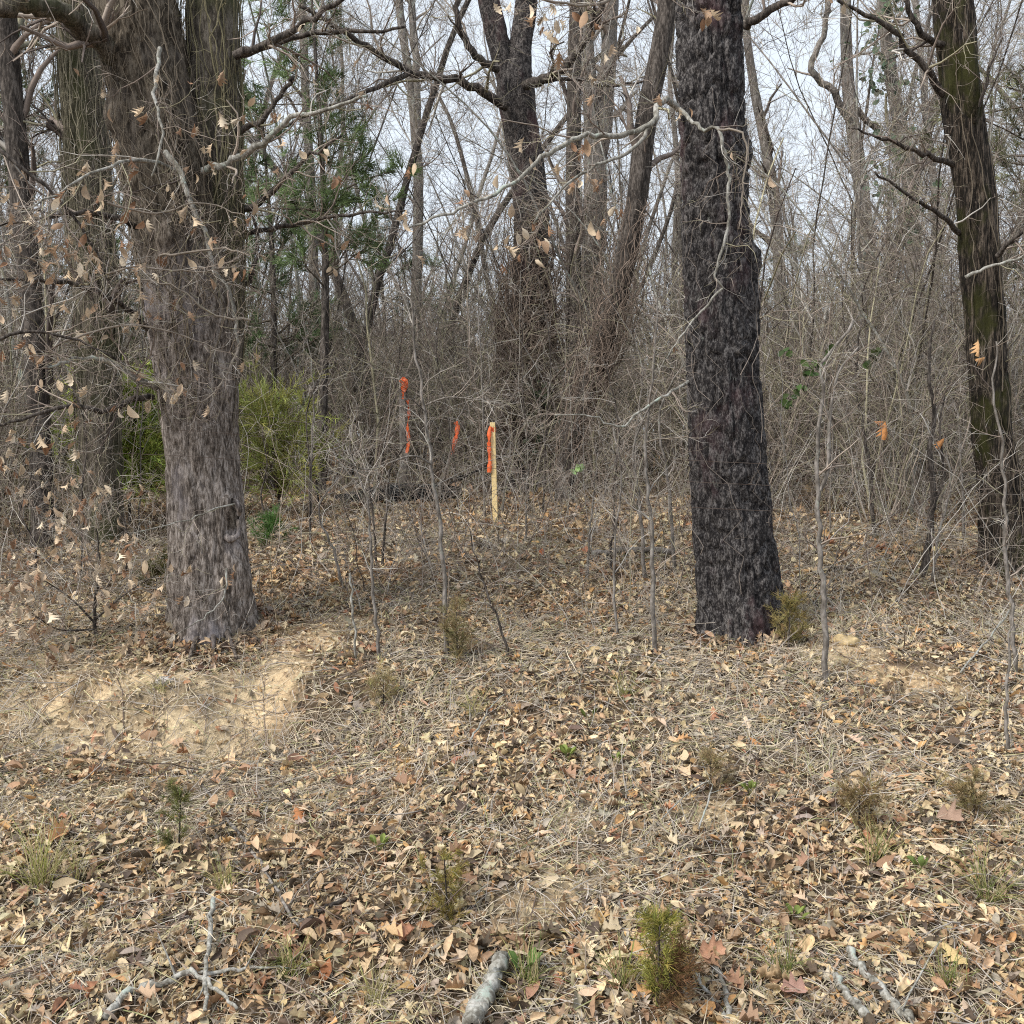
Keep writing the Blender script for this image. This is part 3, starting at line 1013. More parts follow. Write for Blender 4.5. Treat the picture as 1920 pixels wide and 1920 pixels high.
limb(oak2, [(1400, 50, 6.9), (1450, 15, 6.8), (1510, -15, 6.7)], .030, .02, M_MID, 125, (8, 5, 3), (.6, .3, .17), .0, 3)
limb(oak2, [(1290, -40, 6.5), (1190, -20, 6.2), (1110, 10, 5.9), (1020, 0, 5.6)], .014, .006, M_TWIG, 126, (12, 6, 3), (.5, .3, .15), -.02, 40)
limb(oak2, [(1355, 541, 6.4), (1310, 590, 6.4), (1270, 640, 6.35), (1230, 700, 6.3)], .008, .003, M_LICHEN, 127, (8, 4, 2), (.3, .2, .12), 0, 2)
limb(oak2, [(1290, 715, 6.75), (1250, 740, 6.6), (1200, 770, 6.5), (1165, 800, 6.45), (1110, 780, 6.4), (1040, 778, 6.35)], .011, .004, M_LICHEN, 128, (9, 4, 2), (.35, .2, .12), -.02, 0, sides=6)
vine_on(ax2, 'sparse thin vines creeping up the dark ridged oak trunk', 7, (.3, 4.0), (-2.8, -.2), 203, spurs=4, spur_len=.28, off=.02, col=(.26, .22, .19), rad=(.0015, .0026), wander=1.0)

# ---- far right mossy cedar
D6 = float(on_ground(1886, 1062)[1])
cedar = empty('cedar_tree', on_ground(1886, 1062), 'leaning brown cedar with stringy bark and green moss patches', 'tree')
tr6, ax6 = trunk_mesh('trunk', cedar, [(1892, 1085, 48), (1884, 1000, 39), (1872, 900, 36), (1860, 780, 34), (1850, 650, 32), (1844, 540, 35), (1836, 430, 36), (1822, 320, 34), (1806, 230, 34), (1798, 130, 33), (1788, 30, 33), (1778, -90, 32), (1770, -250, 31)],
                      D6, M_CEDAR, 72, .025, .034, 16, .12, flare=.3, seed=2.2, lobes=4, rough=.004)
trunk_mesh('trunk', cedar, [(1822, 230, 10, -.12), (1822, 180, 14, -.18), (1816, 100, 14, -.2), (1808, 0, 14, -.2), (1800, -150, 14, -.2)], D6, M_CEDAR, 32, .04, .012, 20, .1, seed=9.2)
dd = D6
limb(cedar, [(1800, 310, dd), (1735, 290, dd - .2), (1660, 262, dd - .3), (1590, 240, dd - .4)], .028, .006, M_MID, 131, (10, 5, 2), (.5, .28, .15), .0)
limb(cedar, [(1805, 440, dd), (1760, 400, dd - .2), (1700, 365, dd - .3), (1640, 322, dd - .4)], .024, .008, M_MID, 132, (8, 4, 2), (.45, .25, .14), .0)
limb(cedar, [(1775, 180, dd), (1720, 110, dd - .2), (1660, 50, dd - .3), (1570, 0, dd - .4)], .034, .012, M_MID, 133, (9, 5, 3), (.7, .35, .17), .02)
limb(cedar, [(1780, 90, dd), (1725, 60, dd - .1), (1700, 0, dd - .2), (1690, -60, dd - .2)], .03, .014, M_MID, 134, (7, 5, 3), (.7, .35, .17), .02)
limb(cedar, [(1870, 480, dd - .2), (1910, 440, dd - .4), (1960, 400, dd - .5)], .022, .01, M_MID, 135, (6, 4, 2), (.4, .25, .14), .0)
limb(cedar, [(1810, 520, dd - .4), (1870, 495, dd - .5), (1960, 470, dd - .6)], .015, .008, M_LICHEN, 136, (6, 4, 2), (.4, .25, .14), .0, 3)
limb(cedar, [(1835, 200, dd - .2), (1860, 120, dd - .3), (1880, 70, dd - .4)], .016, .006, M_MID, 137, (6, 4, 2), (.4, .25, .14), .0)
vine_on(ax6, 'dry stringy vines clinging to the mossy cedar trunk', 8, (.3, 5.0), (-2.9, -.2), 204, spurs=4, spur_len=.2, off=.008, col=(.14, .115, .085))

# ---- centre dark oak
D2 = 14.2
oak3 = empty('oak_tree', on_ground(988, 912), 'dark forked oak behind the wooden stake with brown vines round its lower trunk', 'tree')
tr3, ax3 = trunk_mesh('trunk', oak3, [(988, 925, 43.5), (986, 850, 36.5), (986, 720, 33.1), (992, 560, 33.1), (996, 430, 33.1), (990, 330, 31.3), (976, 230, 31.3), (966, 165, 33.1), (975, 90, 20.9), (985, 10, 19.1), (990, -120, 17.4)],
                      D2, M_DARK, 64, .05, .03, 9, .2, flare=.25, seed=3.2, col=(1.15, 1.1, 1.05))
trunk_mesh('trunk', oak3, [(962, 180, 22.1), (940, 100, 21.3), (920, 20, 19.7), (900, -90, 18.0)], D2, M_DARK, 40, .06, .025, 9, .2, seed=6.6, col=(1.15, 1.1, 1.05))
limb(oak3, [(950, 200, D2 - .3), (905, 172, D2 - .6), (850, 150, D2 - .9), (770, 135, D2 - 1.2), (700, 95, D2 - 1.5), (640, 55, D2 - 1.8), (560, 10, D2 - 2)], .064, .022, M_MID, 141, (14, 6, 4), (1.1, .5, .28), .03, sides=9, tw=1.6)
limb(oak3, [(985, 160, D2 - .3), (1040, 140, D2 - .6), (1090, 85, D2 - .8), (1125, 20, D2 - 1), (1150, -60, D2 - 1.1)], .07, .04, M_MID, 142, (10, 6, 4), (1.1, .5, .28), .03, sides=9, tw=1.6)
limb(oak3, [(935, 130, D2 - .3), (900, 110, D2 - .5), (862, 60, D2 - .7), (855, 0, D2 - .8), (845, -60, D2 - .8)], .055, .03, M_MID, 143, (10, 6, 4), (1.1, .5, .28), .03, sides=9, tw=1.6)
limb(oak3, [(1000, 155, D2), (1080, 148, D2 + .2), (1150, 160, D2 + .3), (1220, 150, D2 + .4)], .035, .015, M_MID, 144, (8, 6, 4), (1.0, .5, .28), .03, sides=8, tw=1.6)
limb(oak3, [(770, 135, D2 - 1.2), (690, 170, D2 - 1.6), (610, 205, D2 - 1.9), (500, 250, D2 - 2.2)], .034, .012, M_MID, 145, (10, 6, 4), (.9, .45, .26), .02, sides=8, tw=1.6)
vine_on(ax3, 'thick brown cloak of twiggy vines round the lower trunk of the central oak', 150, (.05, 3.9), (-3.1, 0), 205, rad=(.005, .011), spurs=8, spur_len=.34, off=.04, col=(.19, .145, .115), grip=5, wander=.9)


# ---- named thinner trees of the middle distance
def tree_px(name, pts, d, mat, label, limbs=(), seed=0, sides=20, twig=True, k=(8, 5, 4), lens=(1.2, .55, .3), up=.06, group=None, t0=.25, amp=.012):
    rng = np.random.default_rng(seed)
    b = on_ground(pts[0][0], pts[0][1]) if pts[0][1] > 860 else at(pts[0][0], pts[0][1], d)
    b = np.array([at(pts[0][0], pts[0][1], d)[0], d, float(height(at(pts[0][0], pts[0][1], d)[0], d))])
    root = empty(name, b, label, 'tree', group)
    p0 = pts[0]
    # foot of the trunk on the ground at distance d
    vy = 960 - F * math.tan(math.atan2(b[2] - .05 - CAM[2], d) + PITCH)
    pp = ([(p0[0], vy, p0[2] * 1.15)] if vy > p0[1] + 12 else []) + list(pts)
    o, ax = trunk_mesh('trunk', root, pp, d, mat, sides, .12, amp, 10, .2, seed=seed * 1.37)
    t = MB()
    C, R = ax[0], ax[1]
    sel = np.linspace(0, len(C) - 1, 24).astype(int)
    P, RR = C[sel][None], R[sel][None]
    for i, (kk, ll) in enumerate(zip(k, lens)):
        P, RR = grow(P, RR, kk, rng, t0 if i == 0 else .2, 1, .75, ll, .45, .22, up, 6 if i == 0 else 4, .003)
        t.tubes(P, RR, 4 if i == 0 else 3, twig_colours(rng, len(P), [.1, .35, .1, .35, .1]))
    tag(t.build('branches', M_TWIG, root), kind='stuff')
    for q in limbs:
        limb(root, [(a, b_, d + (c if c else 0)) for a, b_, c in q[0]], q[1], q[2], mat, seed * 17 + len(q[0]), (7, 5, 3), (.9, .45, .25), .03, tw=1.5)
    return root, ax


l1, axl1 = tree_px('slim_tree', [(1060, 900, 19.8), (1085, 770, 18.0), (1130, 660, 18.0), (1165, 520, 18.9), (1190, 400, 18.9), (1212, 220, 18.9), (1238, 90, 18.0), (1262, -60, 17.1), (1290, -240, 15.3)], 12.0, M_MID,
        'dark tree leaning towards the thick ridged oak trunk', seed=61, sides=28)
g1, axg1 = tree_px('slim_tree', [(1098, 880, 22.7), (1102, 700, 21.1), (1110, 500, 21.1), (1116, 330, 21.9), (1108, 200, 14.6), (1098, 60, 13.8), (1090, -120, 12.2)], 17, M_GREY, 'pale grey tree forking just behind the leaning dark trunk', seed=62, sides=28,
        limbs=([[(1118, 320, 0), (1135, 200, 0), (1142, 60, 0), (1150, -100, 0)], .15, .11],))
tree_px('slim_tree', [(1078, 880, 14), (1076, 600, 14), (1074, 380, 14), (1076, 180, 13), (1080, 20, 12), (1084, -150, 11)], 16, M_MID, 'straight thin dark tree close beside the pale forked tree', seed=63)
tree_px('slim_tree', [(775, 900, 12.0), (778, 700, 10.8), (782, 500, 10.2), (784, 330, 9.6), (772, 180, 7.8), (752, 40, 7.2), (740, -120, 6.6)], 19, M_GREY, 'slender grey tree rising behind the ribboned post', seed=64,
        limbs=([[(782, 330, 0), (782, 180, 0), (775, 60, 0), (770, -80, 0)], .08, .06],))
tree_px('slim_tree', [(590, 900, 12.0), (592, 700, 10.8), (588, 500, 9.6), (582, 330, 8.4), (572, 160, 7.8), (566, 0, 6.6), (560, -150, 6.0)], 17, M_GREY, 'thin grey tree among the green pine foliage', seed=65)
tree_px('slim_tree', [(1645, 960, 18.7), (1640, 760, 17.3), (1632, 520, 14.4), (1612, 330, 13.0), (1592, 180, 11.5), (1586, 50, 10.1), (1584, -150, 9.4)], 18, M_GREY, 'curving grey tree against the open sky right of the ridged oak', seed=66, sides=24,
        limbs=([[(1600, 240, 0), (1560, 170, -.2), (1520, 130, -.3), (1545, 60, -.3), (1552, -30, -.4)], .07, .04], [[(1596, 200, 0), (1660, 260, .2), (1700, 330, .3)], .06, .03]))
tree_px('slim_tree', [(1470, 960, 13.6), (1468, 700, 12.2), (1458, 450, 10.9), (1440, 300, 9.5), (1415, 170, 8.2), (1400, 60, 7.5), (1392, -100, 6.8)], 16, M_GREY, 'slim grey tree leaning behind the right edge of the ridged oak', seed=67)
mo, axmo = tree_px('slim_tree', [(190, 960, 40.5), (188, 800, 38.7), (186, 600, 38.7), (172, 400, 38.7), (156, 200, 37.8), (146, 40, 37.0), (138, -150, 35.2)], 9.6, M_OAK_UP, 'mossy vine hung trunk just left of the large grey oak', seed=68, sides=40, lens=(1.0, .5, .28), amp=.02)
tree_px('slim_tree', [(80, 960, 20.8), (70, 700, 20.0), (48, 450, 19.2), (25, 200, 18.4), (10, 0, 17.6), (0, -150, 16.0)], 9.4, M_MID, 'dark leaning tree at the far left edge of the picture', seed=69, sides=28, k=(14, 6, 4))
tree_px('slim_tree', [(1745, 900, 16.3), (1725, 650, 15.0), (1712, 450, 13.6), (1700, 300, 12.9), (1672, 150, 11.6), (1655, 0, 10.2), (1650, -150, 8.8)], 16.5, M_GREY, 'ivy hung grey tree left of the mossy cedar', seed=70, sides=24)

vine_on(axl1, 'brown twiggy vines round the foot of the leaning dark tree', 60, (.05, 3.6), (-3.1, 0), 206, rad=(.004, .008), spurs=7, spur_len=.32, off=.03, col=(.20, .155, .125), grip=4, wander=.9)
vine_on(axg1, 'brown twiggy vines round the foot of the pale forked tree', 60, (.05, 4.6), (-3.1, 0), 207, rad=(.005, .010), spurs=7, spur_len=.36, off=.03, col=(.21, .165, .135), grip=4, wander=.9)
vine_on(axmo, 'grey green vines hanging over the mossy trunk left of the grey oak', 70, (.3, 5.5), (-3.0, -.1), 208, spurs=5, spur_len=.2, off=.015, col=(.19, .17, .12))

# ------------------------------------------------------------------ background trees, copied from a few grown ones
BG_LABEL = 'thin bare grey tree deep in the wood behind the thicket'
BG_GROUP = 'thin trees deep in the wood'


def make_bg_tree(seed):
    rng = np.random.default_rng(seed)
    H = rng.uniform(10, 15)
    n = 22
    d = np.array([0, 0, 1.0])
    pts = [np.zeros(3)]
    lean = rng.normal(size=3) * .009
    for i in range(n):
        d = unit(d + rng.normal(size=3) * np.array([.06, .06, 0]) + lean)
        pts.append(pts[-1] + d * H / n)
    P = np.array(pts)[None]
    r0 = rng.uniform(.045, .095)
    R = (r0 * np.linspace(1, .25, n + 1))[None]
    root = empty('bare_tree', (0, 0, 0), BG_LABEL, 'tree', BG_GROUP)
    mb = MB()
    mb.tubes(P, R, 9)
    mb.build('trunk', M_GREY if seed % 3 else M_MID, root)
    t = MB()
    P1, R1 = grow(P, R, 18, rng, .18, .98, .7, 2.0, .26, .16, .1, 8, .007)
    t.tubes(P1, R1, 4, twig_colours(rng, len(P1), [.1, .3, .25, .25, .1]))
    P2, R2 = grow(P1, R1, 9, rng, .15, 1, .75, .9, .5, .22, .08, 5, .0042)
    t.tubes(P2, R2, 3, twig_colours(rng, len(P2), [.1, .3, .25, .25, .1]))
    P3, R3 = grow(P2, R2, 7, rng, .15, 1, .7, .5, .6, .22, .06, 4, .0034)
    t.tubes(P3, R3, 3, twig_colours(rng, len(P3), [.1, .3, .25, .25, .1]))
    tag(t.build('branches', M_TWIG, root), kind='stuff')
    return root


rb = np.random.default_rng(77)


def place_words(x, d):
    px = 960 + x / d * F
    for lim, wd in ((150, 'left of the mossy vine hung trunk'), (420, 'beside and behind the large grey oak'), (740, 'between the grey oak and the ribboned post'), (930, 'between the ribboned post and the central oak'),
                    (1270, 'between the central oak and the ridged oak'), (1500, 'close right of the ridged oak'), (1760, 'between the pale sapling and the cedar')):
        if px < lim:
            return wd
    return 'beside and behind the mossy cedar'


LOOK = {'smooth grey bark': 'grey', 'dark brown bark': 'dark', 'pale lichen bark': 'pale'}


def relabel(o, what, x, d):
    look = LOOK[[c for c in o.children if c.name.startswith('trunk')][0].data.materials[0].name]
    o['label'] = what % look + ' ' + place_words(x, d)
    o['group'] = 'trees in the wood: ' + o['label']

bgs = [make_bg_tree(300 + i) for i in range(7)]
for i in range(72):
    o = bgs[i] if i < 7 else copy_tree(bgs[i % 7])
    d = rb.uniform(15, 27) if i < 36 else rb.uniform(26, 46)
    x = rb.uniform(-1, 1) * (.54 * d + .5)
    o.location = (x, d, float(height(x, d)) - .05)
    o.rotation_euler = (0, 0, rb.uniform(0, 6.28))
    s = rb.uniform(.8, 1.2)
    o.scale = (s, s, s * rb.uniform(.9, 1.1))
    relabel(o, 'tall bare %s tree deep in the wood', x, d)


def make_slender(seed):
    rng = np.random.default_rng(seed)
    H = rng.uniform(5, 8.5)
    n = 20
    d = np.array([0, 0, 1.0])
    pts = [np.zeros(3)]
    lean = rng.normal(size=3) * .03
    for i in range(n):
        d = unit(d + rng.normal(size=3) * np.array([.09, .09, 0]) + lean)
        pts.append(pts[-1] + d * H / n)
    P = np.array(pts)[None]
    R = (rng.uniform(.014, .034) * np.linspace(1, .22, n + 1))[None]
    root = empty('slender_tree', (0, 0, 0), 'slender bare young tree rising out of the brown brush', 'tree', 'slender young trees in the brush')
    mb = MB()
    mb.tubes(P, R, 7)
    mb.build('trunk', [M_GREY, M_MID, M_LICHEN][seed % 3], root)
    t = MB()
    pal = [[.2, .3, .25, .15, .1], [.25, .2, .1, .2, .25]][seed % 2]
    P1, R1 = grow(P, R, 20, rng, .15, .98, .65, 1.3, .4, .18, .07, 7, .004)
    t.tubes(P1, R1, 4, twig_colours(rng, len(P1), pal))
    P2, R2 = grow(P1, R1, 6, rng, .15, 1, .75, .6, .6, .24, .05, 5, .0028)
    t.tubes(P2, R2, 3, twig_colours(rng, len(P2), pal))
    P3, R3 = grow(P2, R2, 5, rng, .15, 1, .7, .3, .7, .24, .03, 4, .0022)
    t.tubes(P3, R3, 3, twig_colours(rng, len(P3), pal))
    tag(t.build('branches', M_TWIG, root), kind='stuff')
    return root


sls = [make_slender(340 + i) for i in range(6)]
for i in range(96):
    o = sls[i] if i < 6 else copy_tree(sls[i % 6])
    while True:
        d = rb.uniform(9.2, 20)
        x = rb.uniform(-1, 1) * (.54 * d + .4)
        px = 960 + x / d * F
        if d > np.interp(px, [0, 110, 180, 640, 1050, 1250, 1500, 1950], [9.0, 9.6, 13.5, 14.2, 14.2, 11.4, 10.4, 10.6]):
            break
    o.location = (x, d, float(height(x, d)) - .04)
    o.rotation_euler = (0, 0, rb.uniform(0, 6.28))
    s = rb.uniform(.75, 1.25)
    o.scale = (s, s, s)
    relabel(o, 'slender bare %s young tree rising from brush', x, d)

# ------------------------------------------------------------------ thicket
def shrub_template(seed, tall=3.6):
    rng = np.random.default_rng(seed)
    n = 9
    k = 9
    a = rng.uniform(0, 6.28, k)
    d = unit(np.stack([np.cos(a) * .4, np.sin(a) * .4, np.ones(k)], -1))
    p = np.stack([np.cos(a) * .12, np.sin(a) * .12, np.zeros(k)], -1)
    L = tall * rng.uniform(.55, 1.1, k)[:, None]
    pts = [p]
    for i in range(n - 1):
        d = unit(d + rng.normal(size=(k, 3)) * .14 + np.array([0, 0, .02 - .035 * i / n * 2]))
        pts.append(pts[-1] + d * L / (n - 1))
    P = np.stack(pts, 1)
    R = rng.uniform(.006, .013, (k, 1)) * rng.choice([.8, 1, 1, 1.9], (k, 1)) * np.linspace(1, .35, n)[None]
    out = [(P, R, 3)]
    P2, R2 = grow(P, R, 10, rng, .12, 1, .8, .85, .55, .24, .0, 5, .0028)
    out.append((P2, R2, 3))
    P3, R3 = grow(P2, R2, 4, rng, .15, 1, .85, .42, .7, .28, .0, 3, .0023)
    out.append((P3, R3, 3))
    return out


def scatter(name, label, meshes, pts, rot, scl, idx):
    """one object of stuff: copies of a few grown shrubs on points"""
    tc = bpy.data.collections.new(name + '_sources')
    for k, me in enumerate(meshes):
        tc.objects.link(bpy.data.objects.new('%s_source_%02d' % (name, k), me))
    me = bpy.data.meshes.new(name)
    me.vertices.add(len(pts))
    me.vertices.foreach_set('co', np.asarray(pts, np.float32).ravel())
    for nm, ty, val in (('turn', 'FLOAT', rot), ('size', 'FLOAT', scl), ('pick', 'INT', idx)):
        me.attributes.new(nm, ty, 'POINT').data.foreach_set('value', np.asarray(val, np.float32 if ty == 'FLOAT' else np.int32))
    o = bpy.data.objects.new(name, me)
    COL.objects.link(o)
    g = bpy.data.node_groups.new(name, 'GeometryNodeTree')
    g.interface.new_socket('Geometry', in_out='INPUT', socket_type='NodeSocketGeometry')
    g.interface.new_socket('Geometry', in_out='OUTPUT', socket_type='NodeSocketGeometry')
    N, L = g.nodes, g.links
    gi, go = N.new('NodeGroupInput'), N.new('NodeGroupOutput')
    ip = N.new('GeometryNodeInstanceOnPoints')
    ci = N.new('GeometryNodeCollectionInfo')
    ci.inputs['Collection'].default_value = tc
    ci.inputs['Separate Children'].default_value = True
    ci.inputs['Reset Children'].default_value = True
    L.new(gi.outputs[0], ip.inputs['Points'])
    L.new(ci.outputs[0], ip.inputs['Instance'])
    ip.inputs['Pick Instance'].default_value = True

    def named(nm, ty):
        a = N.new('GeometryNodeInputNamedAttribute')
        a.data_type = ty
        a.inputs['Name'].default_value = nm
        return a.outputs['Attribute']
    L.new(named('pick', 'INT'), ip.inputs['Instance Index'])
    cx = N.new('ShaderNodeCombineXYZ')
    L.new(named('turn', 'FLOAT'), cx.inputs['Z'])
    L.new(cx.outputs[0], ip.inputs['Rotation'])
    L.new(named('size', 'FLOAT'), ip.inputs['Scale'])
    L.new(ip.outputs[0], go.inputs[0])
    md = o.modifiers.new('scatter', 'NODES')
    md.node_group = g
    return tag(o, label, None, None, 'stuff')


def shrub_mesh(seed, pal, tall=3.6, thick=1.0):
    rng = np.random.default_rng(seed)
    mb = MB()
    base = rng.uniform(.8, 1.15)
    for P, R, sd_ in shrub_template(seed, tall):
        mb.tubes(P, R * thick, sd_, twig_colours(rng, len(P), pal) * base)
    return mesh_from('brush', np.concatenate(mb.v), mb.f, np.concatenate(mb.c), M_TWIG)


def build_thicket():
    rng = np.random.default_rng(88)
    tp = [shrub_mesh(400 + i, [[.32, .2, .14, .1, .24], [.2, .25, .1, .2, .25], [.25, .15, .1, .08, .42]][i % 3]) for i in range(9)]
    pl = []
    while len(pl) < 270:
        d = rng.uniform(8.8, 20)
        x = rng.uniform(-1, 1) * (.52 * d + 1.2)
        px = 960 + x / d * F
        lim = np.interp(px, [-200, 60, 150, 640, 700, 1050, 1130, 1280, 1450, 2100], [8.8, 8.9, 13.2, 13.4, 13.4, 13.4, 12.2, 11.2, 10.2, 9.8])
        if d < lim or (abs(x - (.0)) < .45 and 0):
            continue
        pl.append((x, d, rng.uniform(.7, 1.15)))
    pl = np.array(pl)
    pts = np.stack([pl[:, 0], pl[:, 1], height(pl[:, 0], pl[:, 1]) - .02], -1)
    return scatter('thicket', 'dense tangle of bare brown brush filling the wood edge', tp, pts, rng.uniform(0, 6.28, len(pl)), pl[:, 2], rng.integers(0, 9, len(pl)))


build_thicket()


def build_far_woods():
    rng = np.random.default_rng(98)
    tp = [shrub_mesh(450 + i, [.3, .25, .25, .1, .1], 3.6, 1.3) for i in range(5)]
    pl = []
    for i in range(120):
        d = rng.uniform(20, 42)
        pl.append((rng.uniform(-1, 1) * (.54 * d + 1), d, rng.uniform(1.2, 1.9)))
    for i in range(50):
        d = rng.uniform(42, 75)
        pl.append((rng.uniform(-1, 1) * (.54 * d + 1), d, rng.uniform(2.0, 3.4)))
    pl = np.array(pl)
    pts = np.stack([pl[:, 0], pl[:, 1], height(pl[:, 0], pl[:, 1]) - .02], -1)
    return scatter('far_woods', 'far grey brown wood closing the view behind the trees', tp, pts, rng.uniform(0, 6.28, len(pl)), pl[:, 2], rng.integers(0, 5, len(pl)))


build_far_woods()


def build_bank_stems():
    rng = np.random.default_rng(118)
    mb = MB()
    n = 420
    y = np.sqrt(rng.uniform(3.4 ** 2, 7.4 ** 2, n))
    x = rng.uniform(-1, 1, n) * (.52 * y + .6)
    k = noise2(x * 1.4, y * 1.4, 2.9) > -.1
    x, y = x[k], y[k]
    n = len(x)
    a = rng.uniform(0, 6.28, n)
    lean = rng.uniform(.15, 1.1, n)
    d = unit(np.stack([np.cos(a) * lean, np.sin(a) * lean, np.ones(n)], -1))
    L = rng.uniform(.12, .48, n)[:, None]
    pts = [np.stack([x, y, height(x, y) - .01], -1)]
    for i in range(5):
        d = unit(d + rng.normal(size=(n, 3)) * .14 - np.array([0, 0, .05 * i]))
        pts.append(pts[-1] + d * L / 5)
    P = np.stack(pts, 1)
    R = rng.uniform(.0011, .0022, (n, 1)) * np.linspace(1, .5, 6)[None]
    b = [.3, .15, .3, .1, .15]
    mb.tubes(P, R, 4, twig_colours(rng, n, b))
    P2, R2 = grow(P, R, 5, rng, .3, 1, .8, .13, .7, .3, .0, 4, .0009)
    mb.tubes(P2, R2, 3, twig_colours(rng, len(P2), b))
    return tag(mb.build('dead_stems', M_TWIG), 'thin dead weed stems standing on the near bank', None, None, 'stuff')


build_bank_stems()


def build_undergrowth():
    """thin shoots and briars standing in the litter in front of the thicket"""
    rng = np.random.default_rng(108)
    mb = MB()
    n = 1250
    y = rng.uniform(6.4, 12.6, n)
    x = rng.uniform(-1, 1, n) * (.52 * y + .8)
    px = 960 + x / y * F
    front = np.interp(px, [0, 520, 700, 1250, 1500, 1900], [7.6, 7.8, 7.2, 7.0, 7.4, 7.0])
    k = (y > front) & ~((px > 170) & (px < 640) & (y > 8.2) & (rng.uniform(size=n) < .65))
    x, y = x[k], y[k]
    n = len(x)
    a = rng.uniform(0, 6.28, n)
    d = unit(np.stack([np.cos(a) * .5, np.sin(a) * .5, np.ones(n)], -1))
    L = np.where(rng.uniform(size=n) < .4, rng.uniform(.9, 2.2, n), rng.uniform(.25, .8, n))[:, None]
    pts = [np.stack([x, y, height(x, y) - .01], -1)]
    for i in range(7):
        d = unit(d + rng.normal(size=(n, 3)) * .17 - np.array([0, 0, .03 * i]))
        pts.append(pts[-1] + d * L / 7)
    P = np.stack(pts, 1)
    R = rng.uniform(.0018, .0042, (n, 1)) * np.linspace(1, .4, 8)[None]
    b = [.3, .2, .25, .1, .15]
    mb.tubes(P, R, 4, twig_colours(rng, n, b))
    P2, R2 = grow(P, R, 6, rng, .2, 1, .85, .32, .6, .26, .0, 4, .0013)
    mb.tubes(P2, R2, 3, twig_colours(rng, len(P2), b))
    P3, R3 = grow(P2, R2, 3, rng, .2, 1, .85, .15, .7, .26, .0, 3, .0011)
    mb.tubes(P3, R3, 3, twig_colours(rng, len(P3), b))
    return tag(mb.build('undergrowth', M_TWIG), 'thin bare shoots and briars standing in the leaf litter', None, None, 'stuff')


build_undergrowth()


# ------------------------------------------------------------------ saplings
SAP = {}


def sapling(pts, d, r0, r1, mat, label, seed, k=(7, 4, 3), lens=(.45, .22, .12), forks=(), leaves=0, cat='sapling', group=None, tint=None, lsize=(.055, .095)):
    """pts: pixel points from the foot up; d: None puts the foot on the ground under the first pixel"""
    b = on_ground(pts[0][0], pts[0][1])
    if d is None:
        d = float(b[1])
    else:
        q = at(pts[0][0], pts[0][1], d)
        b = np.array([q[0], d, float(height(q[0], d))])
    root = SAP[seed] = empty('sapling', b, label, cat, group)
    rng = np.random.default_rng(seed)
    q = np.array([at(p[0], p[1], d + (p[2] if len(p) > 2 else 0)) for p in pts])
    q[0] = b - np.array([0, 0, .02])
    S = spline(q, max(12, 4 * len(pts)))
    S[2:-1] += rng.normal(size=(len(S) - 3, 3)) * .006
    R = np.linspace(r0, r1, len(S))
    mb = MB()
    mb.tubes(S, R, 8)
    mb.build('stem', mat, root)
    t = MB()
    allP, allR = [S[None]], [R[None]]
    for (fp, fr0, fr1) in forks:
        fs = spline(np.array([at(p[0], p[1], d + (p[2] if len(p) > 2 else 0)) for p in fp]), len(S))
        m2 = MB()
        m2.tubes(fs, np.linspace(fr0, fr1, len(fs)), 7)
        m2.build('branch', mat, root)
        allP.append(fs[None])
        allR.append(np.linspace(fr0, fr1, len(fs))[None])
    P, RR = np.concatenate(allP), np.concatenate(allR)
    tips = []
    for i, (kk, ll) in enumerate(zip(k, lens)):
        P, RR = grow(P, RR, kk, rng, .3 if i == 0 else .2, 1, .85, ll, .5, .25, .0, 5 if i == 0 else 4, .0014)
        t.tubes(P, RR, 3, twig_colours(rng, len(P), [.3, .2, .3, .05, .15]) if tint is None else np.array(tint) * rng.uniform(.7, 1.2, (len(P), 1)))
        tips.append(P[:, -1])
    if t.n:
        tag(t.build('twigs', M_TWIG, root), kind='stuff')
    if leaves:
        hang_leaves(root, rng, np.vstack(tips), leaves, lsize)
    return root


sapling([(1548, 1282), (1546, 1150), (1536, 1000), (1534, 930), (1533, 830), (1542, 740), (1536, 690), (1560, 660), (1600, 600)], None, .021, .008, M_GREY, 'pale forked sapling standing right of the thick dark oak', 501,
        forks=(([(1537, 920), (1552, 880), (1556, 780), (1572, 700), (1610, 650)], .014, .006),), k=(8, 4, 3))
sapling([(838, 1235), (834, 1120), (826, 1000), (812, 900), (798, 800), (790, 720), (778, 650), (770, 560)], None, .017, .006, M_GREY, 'slim grey sapling left of the wooden stake with level side branches', 502,
        forks=(([(808, 870, 0), (770, 855, -.1), (690, 880, -.2), (640, 860, -.3)], .007, .003), ([(796, 760), (840, 745, -.1), (900, 750, -.2)], .006, .003)))
sapling([(1728, 1082), (1742, 1010), (1750, 930), (1745, 850), (1752, 780), (1740, 700), (1752, 600)], None, .034, .008, M_MID, 'small dark crooked sapling between the pale sapling and the cedar', 503, k=(6, 4, 2),
        forks=(([(1750, 950), (1768, 890), (1762, 800), (1772, 740)], .014, .006),))
sapling([(1640, 1010), (1632, 900), (1622, 820), (1608, 750), (1604, 690), (1615, 600)], None, .022, .007, M_MID, 'thin dark sapling behind the pale forked one with dark stem', 504, k=(6, 4, 2))
sapling([(1905, 1270), (1896, 1150), (1886, 1050), (1885, 940), (1878, 840), (1862, 740), (1868, 640)], None, .016, .005, M_GREY, 'grey sapling in front of the cedar foot', 505, k=(8, 4, 3))
sapling([(1228, 1225), (1224, 1110), (1222, 1000), (1212, 900), (1214, 780), (1228, 660), (1232, 560)], None, .017, .006, M_GREY, 'straight sapling just left of the ridged oak foot', 506, k=(7, 4, 3))
